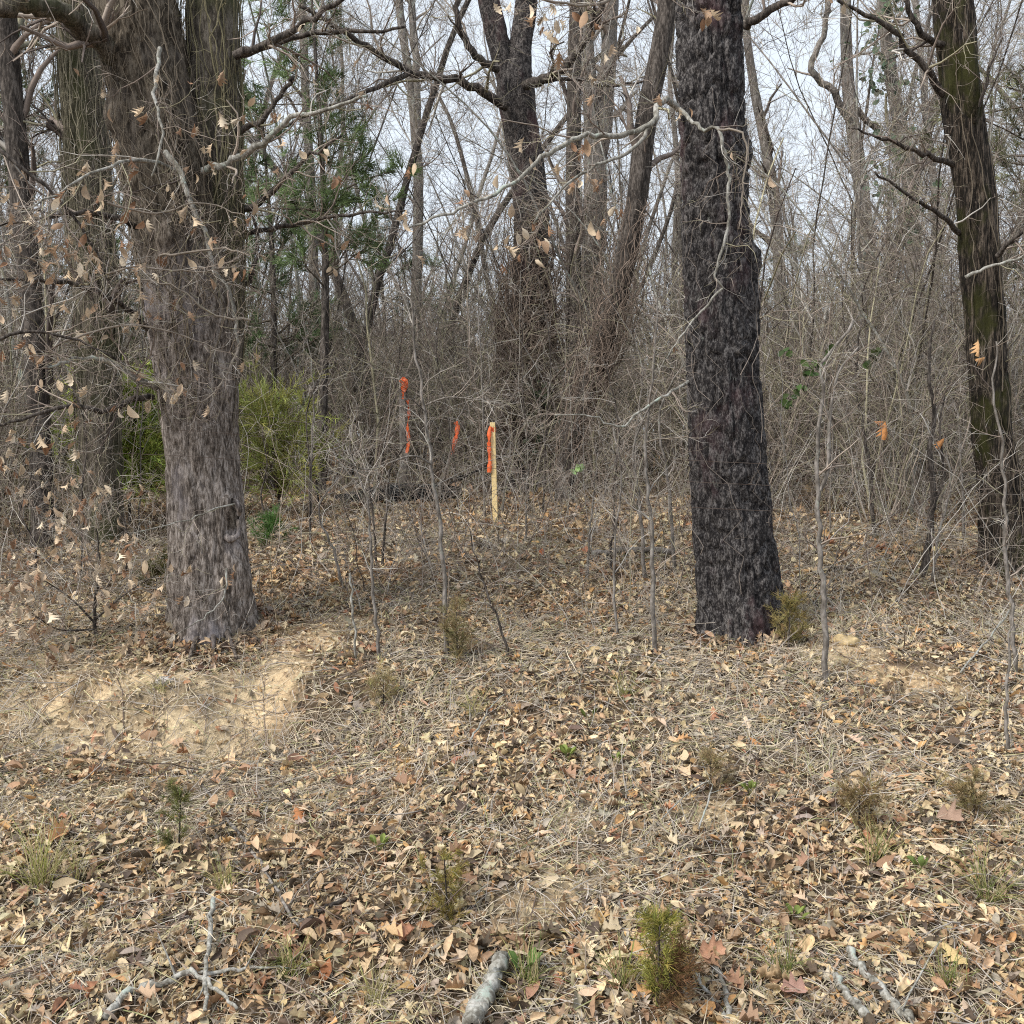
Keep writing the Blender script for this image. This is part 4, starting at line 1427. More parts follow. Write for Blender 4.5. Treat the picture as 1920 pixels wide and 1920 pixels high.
sapling([(712, 1240), (702, 1140), (694, 1010), (688, 940), (660, 860), (655, 800)], None, .013, .004, M_GREY, 'weak bent sapling in the leaf litter between the oaks', 507, k=(7, 4, 3))
sapling([(955, 1240), (940, 1180), (915, 1120), (890, 1040), (880, 990)], None, .010, .003, M_MID, 'short thin dark shoot leaning left below the wooden stake', 508, k=(6, 3, 2), lens=(.3, .15, .1))
sapling([(1160, 1200), (1150, 1100), (1155, 1000), (1165, 900), (1150, 800)], None, .011, .004, M_GREY, 'thin pale sapling halfway between stake and ridged oak', 509, k=(7, 4, 3))
sapling([(1890, 1420), (1886, 1330), (1892, 1240), (1900, 1130)], None, .012, .004, M_GREY, 'grey stick-like sapling low at the right picture edge', 510, k=(5, 3, 2), lens=(.3, .15, .1))
sapling([(668, 1245), (664, 1180), (656, 1075)], None, .008, .007, M_LICHEN, 'yellowish cut stem standing in leaves right of the grey oak', 511, k=(0,), lens=(.1,))
sapling([(235, 1090), (238, 1000), (220, 930), (240, 880)], None, .012, .004, M_MID, 'dark twiggy sapling left of the grey oak foot', 512, k=(7, 4, 3))
sapling([(520, 1010), (490, 940), (500, 880), (492, 800)], None, .012, .004, M_MID, 'dark thin sapling inside the yellow green cedar bush', 513, k=(6, 3, 2))
for o_, px_, py_, d_, s_, c_ in ((SAP[504], 1660, 806, 8.4, .17, (.62, .27, .09)), (SAP[504], 1648, 790, 8.4, .08, (.55, .25, .1)), (SAP[505], 1836, 652, 7.0, .12, (.66, .40, .2)),
                                 (SAP[505], 1840, 672, 7.0, .09, (.55, .30, .13)), (SAP[503], 1765, 830, 8.3, .12, (.48, .22, .08))):
    leaf_object(o_, at(px_, py_, d_), frames(np.random.default_rng(int(px_)), np.array([[0, -1, .5]]), .2)[0], s_, np.array(c_), 1, meshes=HANG_MESH)
# small oak that keeps its dead leaves, low on the left
sapling([(180, 1195), (178, 1140), (186, 1060), (180, 990)], None, .014, .004, M_MID, 'low scrub oak full of dead tan leaves left of the grey oak foot', 514, k=(16, 5, 3), lens=(.6, .3, .15), leaves=270,
        forks=(([(180, 1170), (130, 1120, -.1), (70, 1080, -.2)], .009, .003), ([(180, 1160), (240, 1110, -.1), (290, 1080, -.2)], .009, .003), ([(179, 1180), (110, 1180, -.2), (60, 1150, -.4)], .008, .003)))
sapling([(60, 1120), (70, 1040), (40, 960), (60, 880)], None, .014, .004, M_MID, 'scrub oak with sparse tan leaves at the left picture edge', 515, k=(12, 5, 3), lens=(.6, .3, .15), leaves=60)
rs = np.random.default_rng(515)
for i in range(44):
    px = rs.uniform(0, 1920)
    d = rs.uniform(7.8, 12.5)
    x = (px - 960) / F * d
    v = 960 - F * math.tan(math.atan2(float(height(x, d)) - CAM[2], d) + PITCH)
    top = v - rs.uniform(180, 460)
    w1, w2 = rs.normal() * 22, rs.normal() * 35
    sapling([(px, v), (px + w1 * .4, v - (v - top) * .35), (px + w1, v - (v - top) * .7), (px + w2, top)], d, rs.uniform(.008, .018), .004, [M_GREY, M_MID, M_GREY][i % 3],
            'slim bare %s sapling standing in the litter %s' % (['grey', 'dark', 'grey'][i % 3], place_words(x, d)), 600 + i, k=(8, 4, 3), lens=(.6, .3, .15), group='slim saplings standing in the litter')


# ------------------------------------------------------------------ evergreens
def cedar_bush(base, h, wid, n, label, seed, col, name='cedar_seedling', cat='seedling', open_=.0, spray=.09, group=None, rtip=.0016):
    rng = np.random.default_rng(seed)
    root = empty(name, base, label, cat, group)
    S = np.stack([np.linspace(0, rng.normal() * .08 * h, 9), np.linspace(0, rng.normal() * .08 * h, 9), np.linspace(-.02, h, 9)], -1) + base
    R = np.linspace(.012 * h + .002, .0025, 9)
    mb = MB()
    mb.tubes(S, R, 6)
    mb.build('stem', M_MID, root)
    f = MB()
    k1 = max(8, int(n / 40))
    P, RR = grow(S[None], R[None], k1, rng, .06 + open_, 1, .95, wid, .5, .16, .05, 6, .0018)
    f.tubes(P, RR, 3, (.12, .085, .05))
    P2, R2 = grow(P, RR, 10, rng, .1, 1, .7, wid * .35, .8, .2, .05, 4, .0016)
    c = np.array(col) * rng.uniform(.6, 1.35, (len(P2), 1)) * rng.uniform(.9, 1.1, (len(P2), 3))
    f.tubes(P2, np.maximum(R2, rtip), 3, c)
    kk = max(2, int(n / (k1 * 10)) * 2)
    P3, R3 = grow(P2, R2, kk, rng, .0, 1, .6, spray, .9, .2, .03, 2, rtip, .4)
    c = np.repeat(c, kk, axis=0) * rng.uniform(.75, 1.3, (len(P3), 1))
    f.tubes(P3, R3, 3, c)
    f.build('foliage', M_GREEN, root)
    return root


def gb(px, d):
    x = (px - 960) / F * d
    return np.array([x, d, float(height(x, d))])


cedar_bush(gb(240, 10.4), 1.24, .85, 7000, 'bright green young cedar just behind the grey oak', 701, (.42, .50, .11), 'cedar_bush', 'bush', spray=.10, rtip=.0034, open_=.10)
cedar_bush(gb(525, 10.8), 1.05, .92, 3200, 'yellow green young cedar to the right of the grey oak', 702, (.40, .42, .12), 'cedar_bush', 'bush', spray=.10, rtip=.0030, open_=.10)
cedar_bush(on_ground(505, 1030), .26, .20, 900, 'small dark green seedling at the right foot of the grey oak', 703, (0.112, 0.216, 0.056), spray=.06)
cedar_bush(on_ground(295, 1112), .25, .2, 700, 'mossy green seedling close to the left foot of the grey oak', 704, (.12, .115, .04), spray=.05)
cedar_bush(on_ground(335, 1600), .30, .12, 650, 'olive green cedar seedling on the sandy lower bank', 705, (0.200, 0.208, 0.072), spray=.035, rtip=.0011)
cedar_bush(on_ground(1232, 1895), .33, .15, 1100, 'greenest cedar seedling by the foreground log', 706, (0.320, 0.304, 0.072), spray=.045, rtip=.0012)
cedar_bush(on_ground(858, 1245), .34, .17, 900, 'brownish cedar seedling below the wooden stake', 707, (0.304, 0.248, 0.120), spray=.05, rtip=.0012)
cedar_bush(on_ground(1478, 1225), .34, .17, 1000, 'brown green seedling against the foot of the ridged oak', 708, (0.304, 0.248, 0.096), spray=.05, rtip=.0013)
cedar_bush(on_ground(1445, 1170), .36, .14, 900, 'faded tan seedling growing up the ridged oak foot', 709, (0.432, 0.344, 0.168), spray=.05, rtip=.0013)
cedar_bush(on_ground(840, 1720), .26, .13, 700, 'yellow brown seedling in the middle of the lower bank', 710, (0.30, 0.24, 0.07), spray=.035, rtip=.0011)
cedar_bush(on_ground(1610, 1560), .20, .17, 800, 'dull brown low seedling among leaves at lower right', 711, (0.30, 0.22, 0.105), spray=.04, rtip=.0011)
cedar_bush(on_ground(1830, 1540), .20, .15, 700, 'tan brown seedling furthest right on the lower bank', 712, (0.30, 0.235, 0.11), spray=.04, rtip=.0011)
cedar_bush(on_ground(1265, 1905), .22, .2, 700, 'brown dead seedling beside the greenest one', 713, (0.200, 0.115, 0.055), spray=.045, rtip=.0012)
cedar_bush(on_ground(1330, 1500), .2, .15, 500, 'dull brown seedling below the ridged oak', 714, (0.320, 0.248, 0.128), spray=.04, rtip=.0011)
cedar_bush(on_ground(720, 1330), .2, .17, 500, 'straw coloured seedling uphill of the orange clay spot', 715, (0.480, 0.392, 0.208), spray=.045, rtip=.0011)


def pine(px, d, h0, h1, spread, label, seed, col, n=26, trunk_r=.07):
    rng = np.random.default_rng(seed)
    b = gb(px, d)
    root = empty('pine_tree', b, label, 'tree')
    S = spline(np.array([b + np.array([0, 0, -.05]), b + np.array([.1, 0, h1 * .5]), b + np.array([-.05, .1, h1])]), 16)
    R = np.linspace(trunk_r, .012, 16)
    mb = MB()
    mb.tubes(S, R, 8)
    mb.build('trunk', M_MID, root)
    P, RR = grow(S[None], R[None], n, rng, h0 / h1, 1, 1.25, spread, .35, .12, .03, 7, .006)
    t = MB()
    t.tubes(P, RR, 4, (.10, .08, .06))
    P2, R2 = grow(P, RR, 7, rng, .25, 1, .8, spread * .4, .6, .2, .03, 5, .004)
    t.tubes(P2, R2, 3, (.10, .08, .06))
    tag(t.build('branches', M_TWIG, root), kind='stuff')
    f = MB()
    # needles: thin three sided spikes in tufts along the outer shoots
    P3, R3 = grow(P2, R2, 44, rng, .25, 1, .75, .19, .5, .06, .04, 2, .0042, .3)
    c = np.array(col) * rng.uniform(.5, 1.5, (len(P2), 1))
    f.tubes(P3, R3, 3, np.repeat(c, 44, axis=0) * rng.uniform(.8, 1.2, (len(P3), 1)))
    tag(f.build('needles', M_GREEN, root), kind='stuff')
    return root


pine(600, 12.6, 2.3, 6.2, 1.35, 'green pine showing between the grey oak and the central oak', 801, (0.153, 0.217, 0.086), 30)
pine(505, 14, 1.6, 5.2, 1.2, 'smaller green pine close behind the right edge of the grey oak', 802, (0.153, 0.217, 0.100), 26)
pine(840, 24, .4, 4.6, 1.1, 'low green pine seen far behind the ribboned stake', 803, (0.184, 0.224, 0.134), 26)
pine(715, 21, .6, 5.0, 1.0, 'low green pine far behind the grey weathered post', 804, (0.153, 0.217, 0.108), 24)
pine(1925, 12.5, 2.4, 8.5, 1.35, 'tall green evergreen at the right edge behind the cedar', 805, (0.199, 0.204, 0.100), 34)
pine(-10, 13, 1.6, 7.5, 1.3, 'dark evergreen at the left edge behind the leaning tree', 806, (0.122, 0.158, 0.082), 26)
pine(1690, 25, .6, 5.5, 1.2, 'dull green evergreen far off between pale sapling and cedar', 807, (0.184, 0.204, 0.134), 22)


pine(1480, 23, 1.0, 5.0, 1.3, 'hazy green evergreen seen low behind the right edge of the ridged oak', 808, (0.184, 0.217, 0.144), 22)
pine(290, 14.5, 1.0, 4.2, 1.0, 'green pine peeping between the mossy trunk and the grey oak', 809, (0.153, 0.204, 0.090), 20)


def leafy_vine(path, n, label, seed, col, size=(.05, .09), name='ivy_vine', spread=.2, r=.006):
    """evergreen climber; each leaf is a part"""
    rng = np.random.default_rng(seed)
    S = spline(np.array([at(*p) for p in path]), 20)
    root = empty(name, S[0], label, 'vine')
    mb = MB()
    mb.tubes(S, np.linspace(r, r * .5, 20), 5, (.13, .11, .08))
    P, RR = grow(S[None], np.linspace(r, r * .5, 20)[None], max(6, n // 5), rng, 0, 1, .9, spread * 1.6, .5, .3, 0, 5, .0016)
    mb.tubes(P, RR, 3, (.14, .12, .08))
    mb.build('stem', M_TWIG, root)
    oval = [i for i, q in enumerate(LEAVES) if q[0] == 'oval']
    for i in range(n):
        p = P[rng.integers(len(P)), rng.integers(1, 5)] + rng.normal(size=3) * spread * .15
        z = unit(np.array([rng.normal() * .6, -1 + rng.normal() * .5, .5 + rng.normal() * .4]))
        xx = unit(np.cross(z, rng.normal(size=3)))
        B = np.stack([xx, np.cross(z, xx) * 1.55, z], -1)
        leaf_object(root, p, B, rng.uniform(*size), np.array(col) * rng.uniform(.55, 1.4) * rng.uniform(.9, 1.1, 3), oval[rng.integers(len(oval))])
    return root


leafy_vine([(1440, 770, 9.2), (1490, 740, 9.1), (1510, 690, 9.0), (1560, 670, 9.0)], 34, 'green leaved briar just right of the ridged oak', 811, (.05, .085, .022), (.06, .095), 'greenbrier', .16, .004)
leafy_vine([(1640, 720, 9.1), (1630, 690, 9.0), (1650, 640, 9.0)], 8, 'few dark green briar leaves above the thin dark sapling', 812, (.05, .07, .022), (.07, .10), 'greenbrier', .1, .004)
leafy_vine([(1655, 420, 16.2), (1668, 300, 16.2), (1668, 180, 16.2), (1655, 40, 16.2), (1690, -20, 16.2)], 200, 'green ivy hanging on the grey tree left of the cedar', 813, (.085, .125, .075), (.09, .15), 'ivy_vine', .5, .008)
leafy_vine([(1730, 470, 16), (1715, 380, 16), (1700, 300, 16)], 50, 'lower clump of green ivy left of the cedar trunk', 814, (.085, .125, .07), (.09, .14), 'ivy_vine', .35, .008)
leafy_vine([(1000, 880, 13.6), (1010, 830, 13.5), (1015, 740, 13.5)], 60, 'dark green ivy low on the central oak', 815, (.03, .05, .02), (.07, .12), 'ivy_vine', .3, .006)
leafy_vine([(1078, 890, 9.5), (1080, 878, 9.4), (1085, 872, 9.3)], 3, 'three light green leaves right of the wooden stake', 816, (.22, .34, .14), (.07, .10), 'greenbrier', .05, .003)

# ------------------------------------------------------------------ stake, ribbons, post, log, fence wire
M_STAKE, n_, l_, b_ = new_mat('fresh lath wood')
mp_ = coords(n_, l_, (30, 30, 2))
t_ = noise_tex(n_, l_, mp_, 3, 4, .6)
r_ = ramp(n_, [(.3, (.74, .54, .24)), (.7, (.88, .70, .38))])
l_.new(t_.outputs[0], r_.inputs[0])
l_.new(r_.outputs[0], b_.inputs['Base Color'])
b_.inputs['Roughness'].default_value = .7
M_RIB, n_, l_, b_ = new_mat('orange flagging tape')
t_ = noise_tex(n_, l_, coords(n_, l_, (1, 1, 1)), 25, 3, .5)
r_ = ramp(n_, [(.3, (.85, .14, .04)), (.7, (1.0, .27, .10))])
l_.new(t_.outputs[0], r_.inputs[0])
l_.new(r_.outputs[0], b_.inputs['Base Color'])
b_.inputs['Roughness'].default_value = .4
tr_ = n_.new('ShaderNodeBsdfTranslucent')
l_.new(r_.outputs[0], tr_.inputs['Color'])
ms_ = n_.new('ShaderNodeMixShader')
ms_.inputs[0].default_value = .35
l_.new(b_.outputs[0], ms_.inputs[1])
l_.new(tr_.outputs[0], ms_.inputs[2])
l_.new(ms_.outputs[0], n_['Material Output'].inputs['Surface'])
M_WIRE, n_, l_, b_ = new_mat('rusty wire')
t_ = noise_tex(n_, l_, coords(n_, l_, (1, 1, 1)), 20, 3, .5)
r_ = ramp(n_, [(.4, (.09, .06, .045)), (.65, (.17, .14, .12))])
l_.new(t_.outputs[0], r_.inputs[0])
l_.new(r_.outputs[0], b_.inputs['Base Color'])
b_.inputs['Roughness'].default_value = .6
b_.inputs['Metallic'].default_value = .4


def post(name, p0, p1, wx, wy, mat, label, cat, pointed=False, bev=.004):
    p0, p1 = np.array(p0), np.array(p1)
    T = unit(p1 - p0)
    U = unit(np.cross(np.array([0, 1.0, 0]), T))
    W2 = np.cross(T, U)
    out = np.array([[-1, -1], [1, -1], [1, 1], [-1, 1]], float)
    prof = []
    for i in range(4):                                # chamfered corners
        a, b = out[i], out[(i + 1) % 4]
        e = unit(b - a)
        prof += [a * [wx, wy] + e * bev, b * [wx, wy] - e * bev]
    prof = np.array(prof)
    L = np.linalg.norm(p1 - p0)
    rings = [(-.12, 1), (L * .25, 1), (L * .6, 1), (L - .004, 1), (L, .88)]
    V = np.vstack([p0 + T * h + (prof * s) @ np.stack([U, W2]) for h, s in rings])
    n = 8
    f = []
    for r in range(len(rings) - 1):
        for j in range(n):
            f.append([r * n + j, r * n + (j + 1) % n, (r + 1) * n + (j + 1) % n, (r + 1) * n + j])
    mb = MB()
    mb.add(V, [np.array(f), np.array([[(len(rings) - 1) * n + j for j in range(n)]])])
    o = mb.build(name, mat, None, p0, smooth=False)
    return tag(o, label, cat)


def ribbon(path, width, label, seed, wrap=None, name='flagging_ribbon'):
    """tape hanging along path (pixel x, pixel y, depth); wrap=(centre, radius) adds the turn tied round the post"""
    rng = np.random.default_rng(seed)
    S = spline(np.array([at(*p) for p in path]), 26)
    n = len(S)
    T = unit(np.gradient(S, axis=0))
    a = np.cumsum(rng.normal(size=n)) * .3
    side = unit(np.stack([np.cos(a), np.sin(a), np.zeros(n)], -1))
    side = unit(side - T * (side * T).sum(-1, keepdims=True))
    nrm = np.cross(T, side)
    wv = width * (1 + .12 * np.sin(np.arange(n) * .8 + seed))
    th = .0012
    A = np.stack([S - side * wv[:, None] / 2 - nrm * th, S + side * wv[:, None] / 2 - nrm * th, S + side * wv[:, None] / 2 + nrm * th, S - side * wv[:, None] / 2 + nrm * th], 1)
    i = (np.arange(n - 1) * 4)[:, None]
    j = np.arange(4)[None]
    k = (j + 1) % 4
    mb = MB()
    mb.add(A, [np.stack([i + j, i + k, i + 4 + k, i + 4 + j], -1).reshape(-1, 4)])
    root = mb.build(name, M_RIB, None, S[0])
    tag(root, label, 'ribbon')
    if wrap is not None:
        c, r, hh = wrap
        t = np.linspace(0, 2 * math.pi, 17)[:-1]
        m2 = MB()
        Vs = []
        for (ro, dz) in ((1, 0), (1.05, hh * .5), (1, hh)):
            Vs.append(np.stack([c[0] + r * ro * np.cos(t), c[1] + r * ro * np.sin(t), np.full(16, c[2] + dz) + .004 * np.sin(2 * t)], -1))
        i = (np.arange(2) * 16)[:, None]
        j = np.arange(16)[None]
        k = (j + 1) % 16
        m2.add(np.vstack(Vs), [np.stack([i + j, i + k, i + 16 + k, i + 16 + j], -1).reshape(-1, 4)])
        m2.build('knot', M_RIB, root)
    return root


sb = on_ground(929, 978)
dS = float(sb[1])
stop = at(923.5, 792, dS - .02)
post('survey_stake', sb, stop, .026, .010, M_STAKE, 'fresh yellow wooden stake standing upright in the leaf litter', 'stake')
tc_ = at(924, 806, dS)
ribbon([(921, 800, dS - .03), (917, 815, dS - .035), (917, 845, dS - .03), (918, 870, dS - .03), (917, 886, dS - .03)], .045, 'orange ribbon hanging down the fresh yellow wooden stake', 3, (tc_ - np.array([0, 0, .02]), .031, .045))
g2 = gb(757, 13.2)
post('weathered_post', g2, at(756, 706, 13.2), .05, .05, M_GREY, 'weathered grey post standing behind the black fallen log', 'post', bev=.02)
ribbon([(752, 712, 13.1), (760, 716, 13.05), (757, 730, 13.05), (755, 748, 13.05)], .085, 'wide orange ribbon tied at the top of the weathered grey post', 5)
ribbon([(764, 750, 13.05), (767, 775, 13.05), (764, 800, 13.05), (766, 830, 13.05), (762, 850, 13.05)], .05, 'narrow dark orange ribbon trailing down the weathered grey post', 8)
ribbon([(854, 791, 11.6), (858, 800, 11.6), (855, 820, 11.6), (851, 835, 11.6), (848, 853, 11.6)], .052, 'orange ribbon tied to a leaning stem midway between post and stake', 9)
sapling([(815, 935), (835, 880), (850, 830), (858, 790), (880, 750), (900, 735)], 11.65, .018, .008, M_GREY, 'leaning dead stem that carries the middle orange ribbon', 516, k=(5, 3, 2))
# charred log
lg = empty('fallen_log', on_ground(745, 945), 'black charred log lying across the litter behind the stake', 'log')
dl = float(on_ground(745, 945)[1])
trunk_mesh('trunk', lg, [(630, 938, 10, .1), (690, 934, 18, 0), (740, 928, 21, 0), (790, 926, 20, .05), (865, 922, 9, .2)], dl, M_CHAR, 24, .04, .02, 9, .3, seed=12)
limb(lg, [(790, 930, dl), (850, 905, dl - .1), (920, 870, dl - .2)], .02, .006, M_CHAR, 161, (5, 3), (.4, .2), 0, name='branch')
limb(lg, [(760, 930, dl), (840, 900, dl + .1), (900, 880, dl + .1), (950, 850, dl)], .018, .006, M_CHAR, 162, (5, 3), (.4, .2), 0, name='branch')
# wire fence strung from oak to oak
wf = empty('wire_fence', at(398, 900, 6.75), 'rusty wire fence strung between the two nearest oaks', 'fence')
for dy in (0, 40, 88):
    S = spline(np.array([at(-260, 752 + dy, 6.7), at(380, 769 + dy, 6.66), at(700, 815 + dy, 6.75), at(925, 838 + dy, 6.8), at(1350, 866 + dy, 6.64), at(2200, 898 + dy, 6.9)]), 60)
    mb = MB()
    mb.tubes(S, np.full(60, .0016), 5)
    mb.build('wire', M_WIRE, wf)


# ------------------------------------------------------------------ sticks and log on the near bank
def stick(pts, r0, r1, mat, label, seed, lift=.02, k=(2,), lens=(.2,), cat='stick', name='fallen_stick', sides=9, amp=.0):
    rng = np.random.default_rng(seed)
    q = np.array([on_ground(px, py) if py < 1925 else on_ground(px, 1925) + (on_ground(px, 1925) - on_ground(px, 1890)) * (py - 1925) / 35 for px, py in pts])
    q[:, 2] += lift + max(r0, r1)
    n = max(14, 5 * len(pts))
    S = spline(q, n)
    S[1:-1] += rng.normal(size=(n - 2, 3)) * min(.006, r0 * .5)
    S[:, 2] = np.maximum(S[:, 2], height(S[:, 0], S[:, 1]) + r0 * .7)
    R = np.linspace(r0, r1, n) * (1 + .08 * rng.normal(size=n))
    S = np.vstack([S[0] + (S[0] - S[1]) * .02, S, S[-1] + (S[-1] - S[-2]) * .05])
    R = np.concatenate([[r0 * .15], R, [r1 * .2]])
    mb = MB()
    mb.tubes(S, R, sides)
    if k and k[0]:
        P, RR = grow(S[None], R[None], k[0], rng, .2, .9, .7, lens[0], .5, .2, .02, 5, .002)
        P[:, :, 2] = np.maximum(P[:, :, 2], height(P[:, :, 0], P[:, :, 1]) + .01)
        mb.tubes(P, RR, 5)
    return tag(mb.build(name, mat, None, S[0]), label, cat)


stick([(195, 1935), (225, 1895), (270, 1870), (330, 1858), (350, 1850), (440, 1838), (560, 1830)], .017, .003, M_LICHEN, 'pale lichen covered crooked branch at the bottom left', 901, k=(4,), lens=(.35,))
stick([(400, 1715), (394, 1780), (388, 1850), (385, 1930)], .011, .008, M_LICHEN, 'pale thin stick pointing uphill across the lichen branch', 902, lift=.05)
stick([(358, 1850), (400, 1885), (445, 1925)], .009, .006, M_LICHEN, 'short straight stick crossing the bottom left branch', 903, lift=.05, k=(0,))
stick([(362, 1455), (400, 1515), (450, 1580), (500, 1650), (560, 1755)], .009, .007, M_GREY, 'long grey stick lying down the left bank', 904, k=(5,), lens=(.3,))
stick([(885, 1960), (905, 1900), (925, 1862), (940, 1830)], .040, .032, M_LICHEN, 'short thick bark covered log at the bottom centre', 905, k=(0,), name='fallen_log', cat='log', sides=16)
stick([(1590, 1800), (1625, 1850), (1660, 1885), (1705, 1930)], .016, .020, M_LICHEN, 'upper of two pale birch-like sticks at bottom right', 906, k=(1,))
stick([(1565, 1850), (1590, 1890), (1625, 1930)], .014, .019, M_LICHEN, 'lower shorter of two pale birch-like sticks at bottom right', 907, k=(0,))
stick([(1265, 1780), (1310, 1850), (1350, 1910), (1365, 1940)], .007, .009, M_LICHEN, 'thin pale stick right of the greenest seedling', 908, k=(1,))
stick([(1335, 1810), (1355, 1860), (1368, 1930)], .010, .010, M_LICHEN, 'knobbly grey stick leaning next to the thin pale stick', 909, k=(0,))
stick([(1690, 1925), (1740, 1830), (1760, 1800)], .004, .003, M_LICHEN, 'very thin white twig above the birch-like sticks', 910, k=(2,), lift=.06)
stick([(880, 1410), (920, 1345), (945, 1320)], .006, .004, M_LICHEN, 'pale slanting twig in the leaves above bank centre', 911, k=(0,), lift=.05)
stick([(1480, 1380), (1520, 1335), (1570, 1320), (1660, 1325)], .007, .004, M_GREY, 'grey twig lying below the sandy patch at right', 912, k=(5,), lens=(.3,))
stick([(1800, 1290), (1850, 1225), (1895, 1165)], .007, .005, M_LICHEN, 'pale stick slanting in front of the cedar foot', 913, k=(0,), lift=.08)
stick([(1110, 1050), (1190, 1042), (1260, 1046)], .03, .025, M_GREY, 'weathered grey log half sunk in leaves left of the ridged oak', 914, k=(0,), name='fallen_log', cat='log', sides=12)
stick([(1310, 1590), (1335, 1500), (1290, 1520), (1240, 1570)], .005, .003, M_LICHEN, 'curving pale twig on the right of the bank centre', 915, k=(5,), lens=(.3,), lift=.08)
stick([(560, 1750), (610, 1720), (650, 1700)], .012, .008, M_MID, 'dark short stick in the lower left leaves', 916, k=(1,))


def stone(px, py, r, label, seed, col):
    p = on_ground(px, py)
    o = blob(None, 'stone', px, py, float(p[1]), r, r * .8, r * .55, M_STONE, seed, col, .3)
    return tag(o, label, 'stone')


stone(1585, 1205, .10, 'sandy yellow stone beside the pale forked sapling', 1.5, (.50, .38, .21))
stone(310, 1277, .055, 'pale grey stone on the sandy bank below the grey oak', 2.5, (.40, .38, .36))


# ------------------------------------------------------------------ grass tufts and green weeds
def tuft(px, py, n, L, label, seed, cols):
    rng = np.random.default_rng(seed)
    b = on_ground(px, py)
    a = rng.uniform(0, 6.28, n)
    sp = rng.uniform(.1, .8, n)
    d = unit(np.stack([np.cos(a) * sp, np.sin(a) * sp, np.ones(n)], -1))
    pts = [b + np.stack([rng.normal(size=n) * .02, rng.normal(size=n) * .02, np.full(n, -.01)], -1)]
    LL = L * rng.uniform(.5, 1.2, n)[:, None]
    for i in range(5):
        d = unit(d + rng.normal(size=(n, 3)) * .08 - np.array([0, 0, .17]) * (1 + i * .5) * sp[:, None])
        pts.append(pts[-1] + d * LL / 5)
    P = np.stack(pts, 1)
    R = rng.uniform(.0011, .0022, (n, 1)) * np.array([[1, 1, .9, .8, .6, .2]])
    c = np.array(cols)[rng.choice(len(cols), n)] * rng.uniform(.75, 1.2, (n, 1))
    mb = MB()
    mb.tubes(P, R, 3, c)
    return tag(mb.build('grass_tuft', M_STRAW, None, b), label, 'grass')


GG = [(.20, .22, .06), (.32, .30, .11), (.14, .18, .05), (.45, .38, .2)]
GD = [(.50, .42, .26), (.42, .36, .17), (.34, .33, .12)]
tuft(75, 1665, 90, .42, 'tall straw grass tuft with green base on the left bank', 921, GD + [(.25, .27, .07)])
tuft(1850, 1690, 60, .30, 'green grass tuft at the right edge of the lower bank', 922, GG)
tuft(1640, 1620, 50, .24, 'green and tan grass tuft under the dull brown low seedling', 923, GG)
tuft(1470, 1840, 45, .22, 'yellow green grass tuft above the birch-like sticks', 924, GG)
tuft(545, 1830, 55, .20, 'pale green grass tuft right of the lichen branch', 925, GG)
tuft(1165, 1860, 45, .26, 'green grass blades left of the greenest seedling', 926, GG)
tuft(990, 1860, 50, .22, 'grass tuft against the thick short log', 927, GG)
tuft(1780, 1855, 45, .2, 'grass tuft right of the birch-like sticks', 928, GG)
tuft(305, 1300, 35, .14, 'small yellow green grass tuft on the bare sand', 929, GD + GG[:1])
tuft(1170, 1315, 45, .2, 'yellowish grass tuft at the top of the bank centre', 930, GD + GG[:2])
tuft(420, 1670, 40, .2, 'olive grass tuft beside the long grey stick', 931, GD + GG[:2])
tuft(150, 1660, 40, .16, 'short grass tuft right of the tall straw tuft', 932, GD + GG[:2])
tuft(700, 1880, 45, .2, 'dry grass tuft left of the thick short log', 933, GD)
tuft(890, 1340, 40, .2, 'grey straw tuft below the brownish seedling', 934, GD)


def weed(px, py, n, size, label, seed, col):
    rng = np.random.default_rng(seed)
    b = on_ground(px, py)
    root = empty('weed', b, label, 'weed')
    oval = [i for i, q in enumerate(LEAVES) if q[0] == 'oval']
    mb = MB()
    for i in range(n):
        a = i * 2.4 + rng.uniform(0, .5)
        d = unit(np.array([math.cos(a), math.sin(a), rng.uniform(.5, 1.4)]))
        tip = b + d * size * .6 + np.array([0, 0, .03])
        mb.tubes(np.stack([b, b + d * size * .3 + np.array([0, 0, .02]), tip]), np.array([.0015, .0012, .001]), 4, (.15, .17, .05))
        z = unit(np.cross(d, np.cross(np.array([0, 0, 1.0]), d)) + rng.normal(size=3) * .15)
        B = np.stack([d, np.cross(z, d) * 1.2, z], -1)
        leaf_object(root, tip + d * size * .4, B, size, np.array(col) * rng.uniform(.75, 1.25), oval[rng.integers(len(oval))])
    mb.build('stem', M_TWIG, root)
    return root


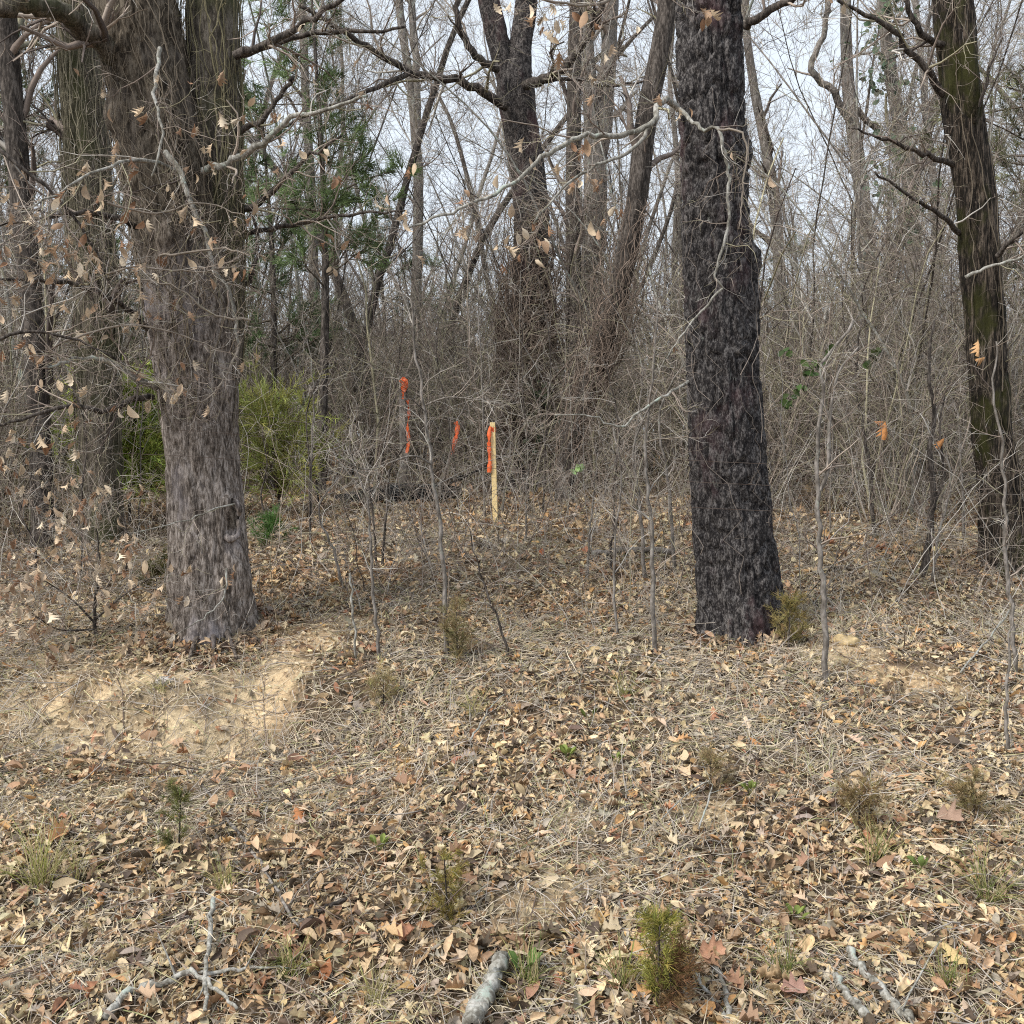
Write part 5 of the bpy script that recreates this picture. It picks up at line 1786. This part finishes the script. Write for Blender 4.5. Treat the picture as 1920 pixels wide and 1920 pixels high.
weed(1065, 1432, 7, .055, 'light green weed rosette in the middle of the bank', 941, (.20, .25, .06))
weed(1158, 1442, 5, .04, 'small mid green weed right of the light green rosette', 942, (.17, .21, .05))
weed(1405, 1500, 6, .05, 'bright green weed below the ridged oak', 943, (.20, .25, .06))
weed(1492, 1738, 7, .05, 'fresh green clover-like weed on the lower right bank', 944, (.20, .25, .06))
weed(712, 1602, 6, .05, 'fresh green weed on the lower bank left of centre', 945, (.20, .25, .06))
weed(1105, 1362, 2, .06, 'single olive green leaf standing at the top of the bank', 946, (.12, .15, .03))
weed(1722, 1645, 5, .05, 'dark green weed among leaves at lower right', 947, (.11, .15, .04))
weed(985, 1845, 5, .07, 'broad green weed beside the thick short log', 948, (.12, .20, .05))


# ------------------------------------------------------------------ single leaves that stand out
def special(px, py, k, size, col, label, seed, lift=.045, tilt=.2):
    size *= .72
    rng = np.random.default_rng(seed)
    p = on_ground(px, py)
    idx = [i for i, q in enumerate(LEAVES) if q[0] == k][0]
    B = frames(rng, normal_at(p[0:1], p[1:2]) + np.array([[0, -.3, 0]]), tilt)[0]
    o = leaf_object(None, p + np.array([0, 0, lift]), B, size, np.array(col), idx, 'fallen_leaf')
    return tag(o, label, 'leaf')


special(1487, 1880, 'broad', .15, (.40, .24, .19), 'pinkish brown broad lobed leaf left of the birch-like sticks', 951)
special(1790, 1812, 'lobed', .19, (.62, .46, .22), 'large pale yellow lobed leaf right of the birch-like sticks', 952)
special(735, 1775, 'broad', .14, (.58, .40, .22), 'pale orange broad leaf at the lower bank centre', 953)
special(560, 1545, 'lobed', .15, (.40, .17, .07), 'curled rust orange leaf right of the long grey stick', 954)
special(610, 1845, 'oval', .14, (.30, .12, .05), 'dark red brown leaf right of the pale green grass tuft', 955)
special(1335, 1805, 'broad', .16, (.50, .28, .18), 'salmon spiky leaf lying under the knobbly grey stick', 956)
special(1780, 1555, 'broad', .18, (.40, .27, .20), 'large brown broad leaf propped beside the tan brown seedling', 957)
special(1415, 1405, 'lobed', .12, (.55, .26, .09), 'orange leaf upright below the ridged oak', 958)
special(1015, 1045, 'oval', .14, (.36, .12, .05), 'bright red brown leaf uphill in the litter', 959)
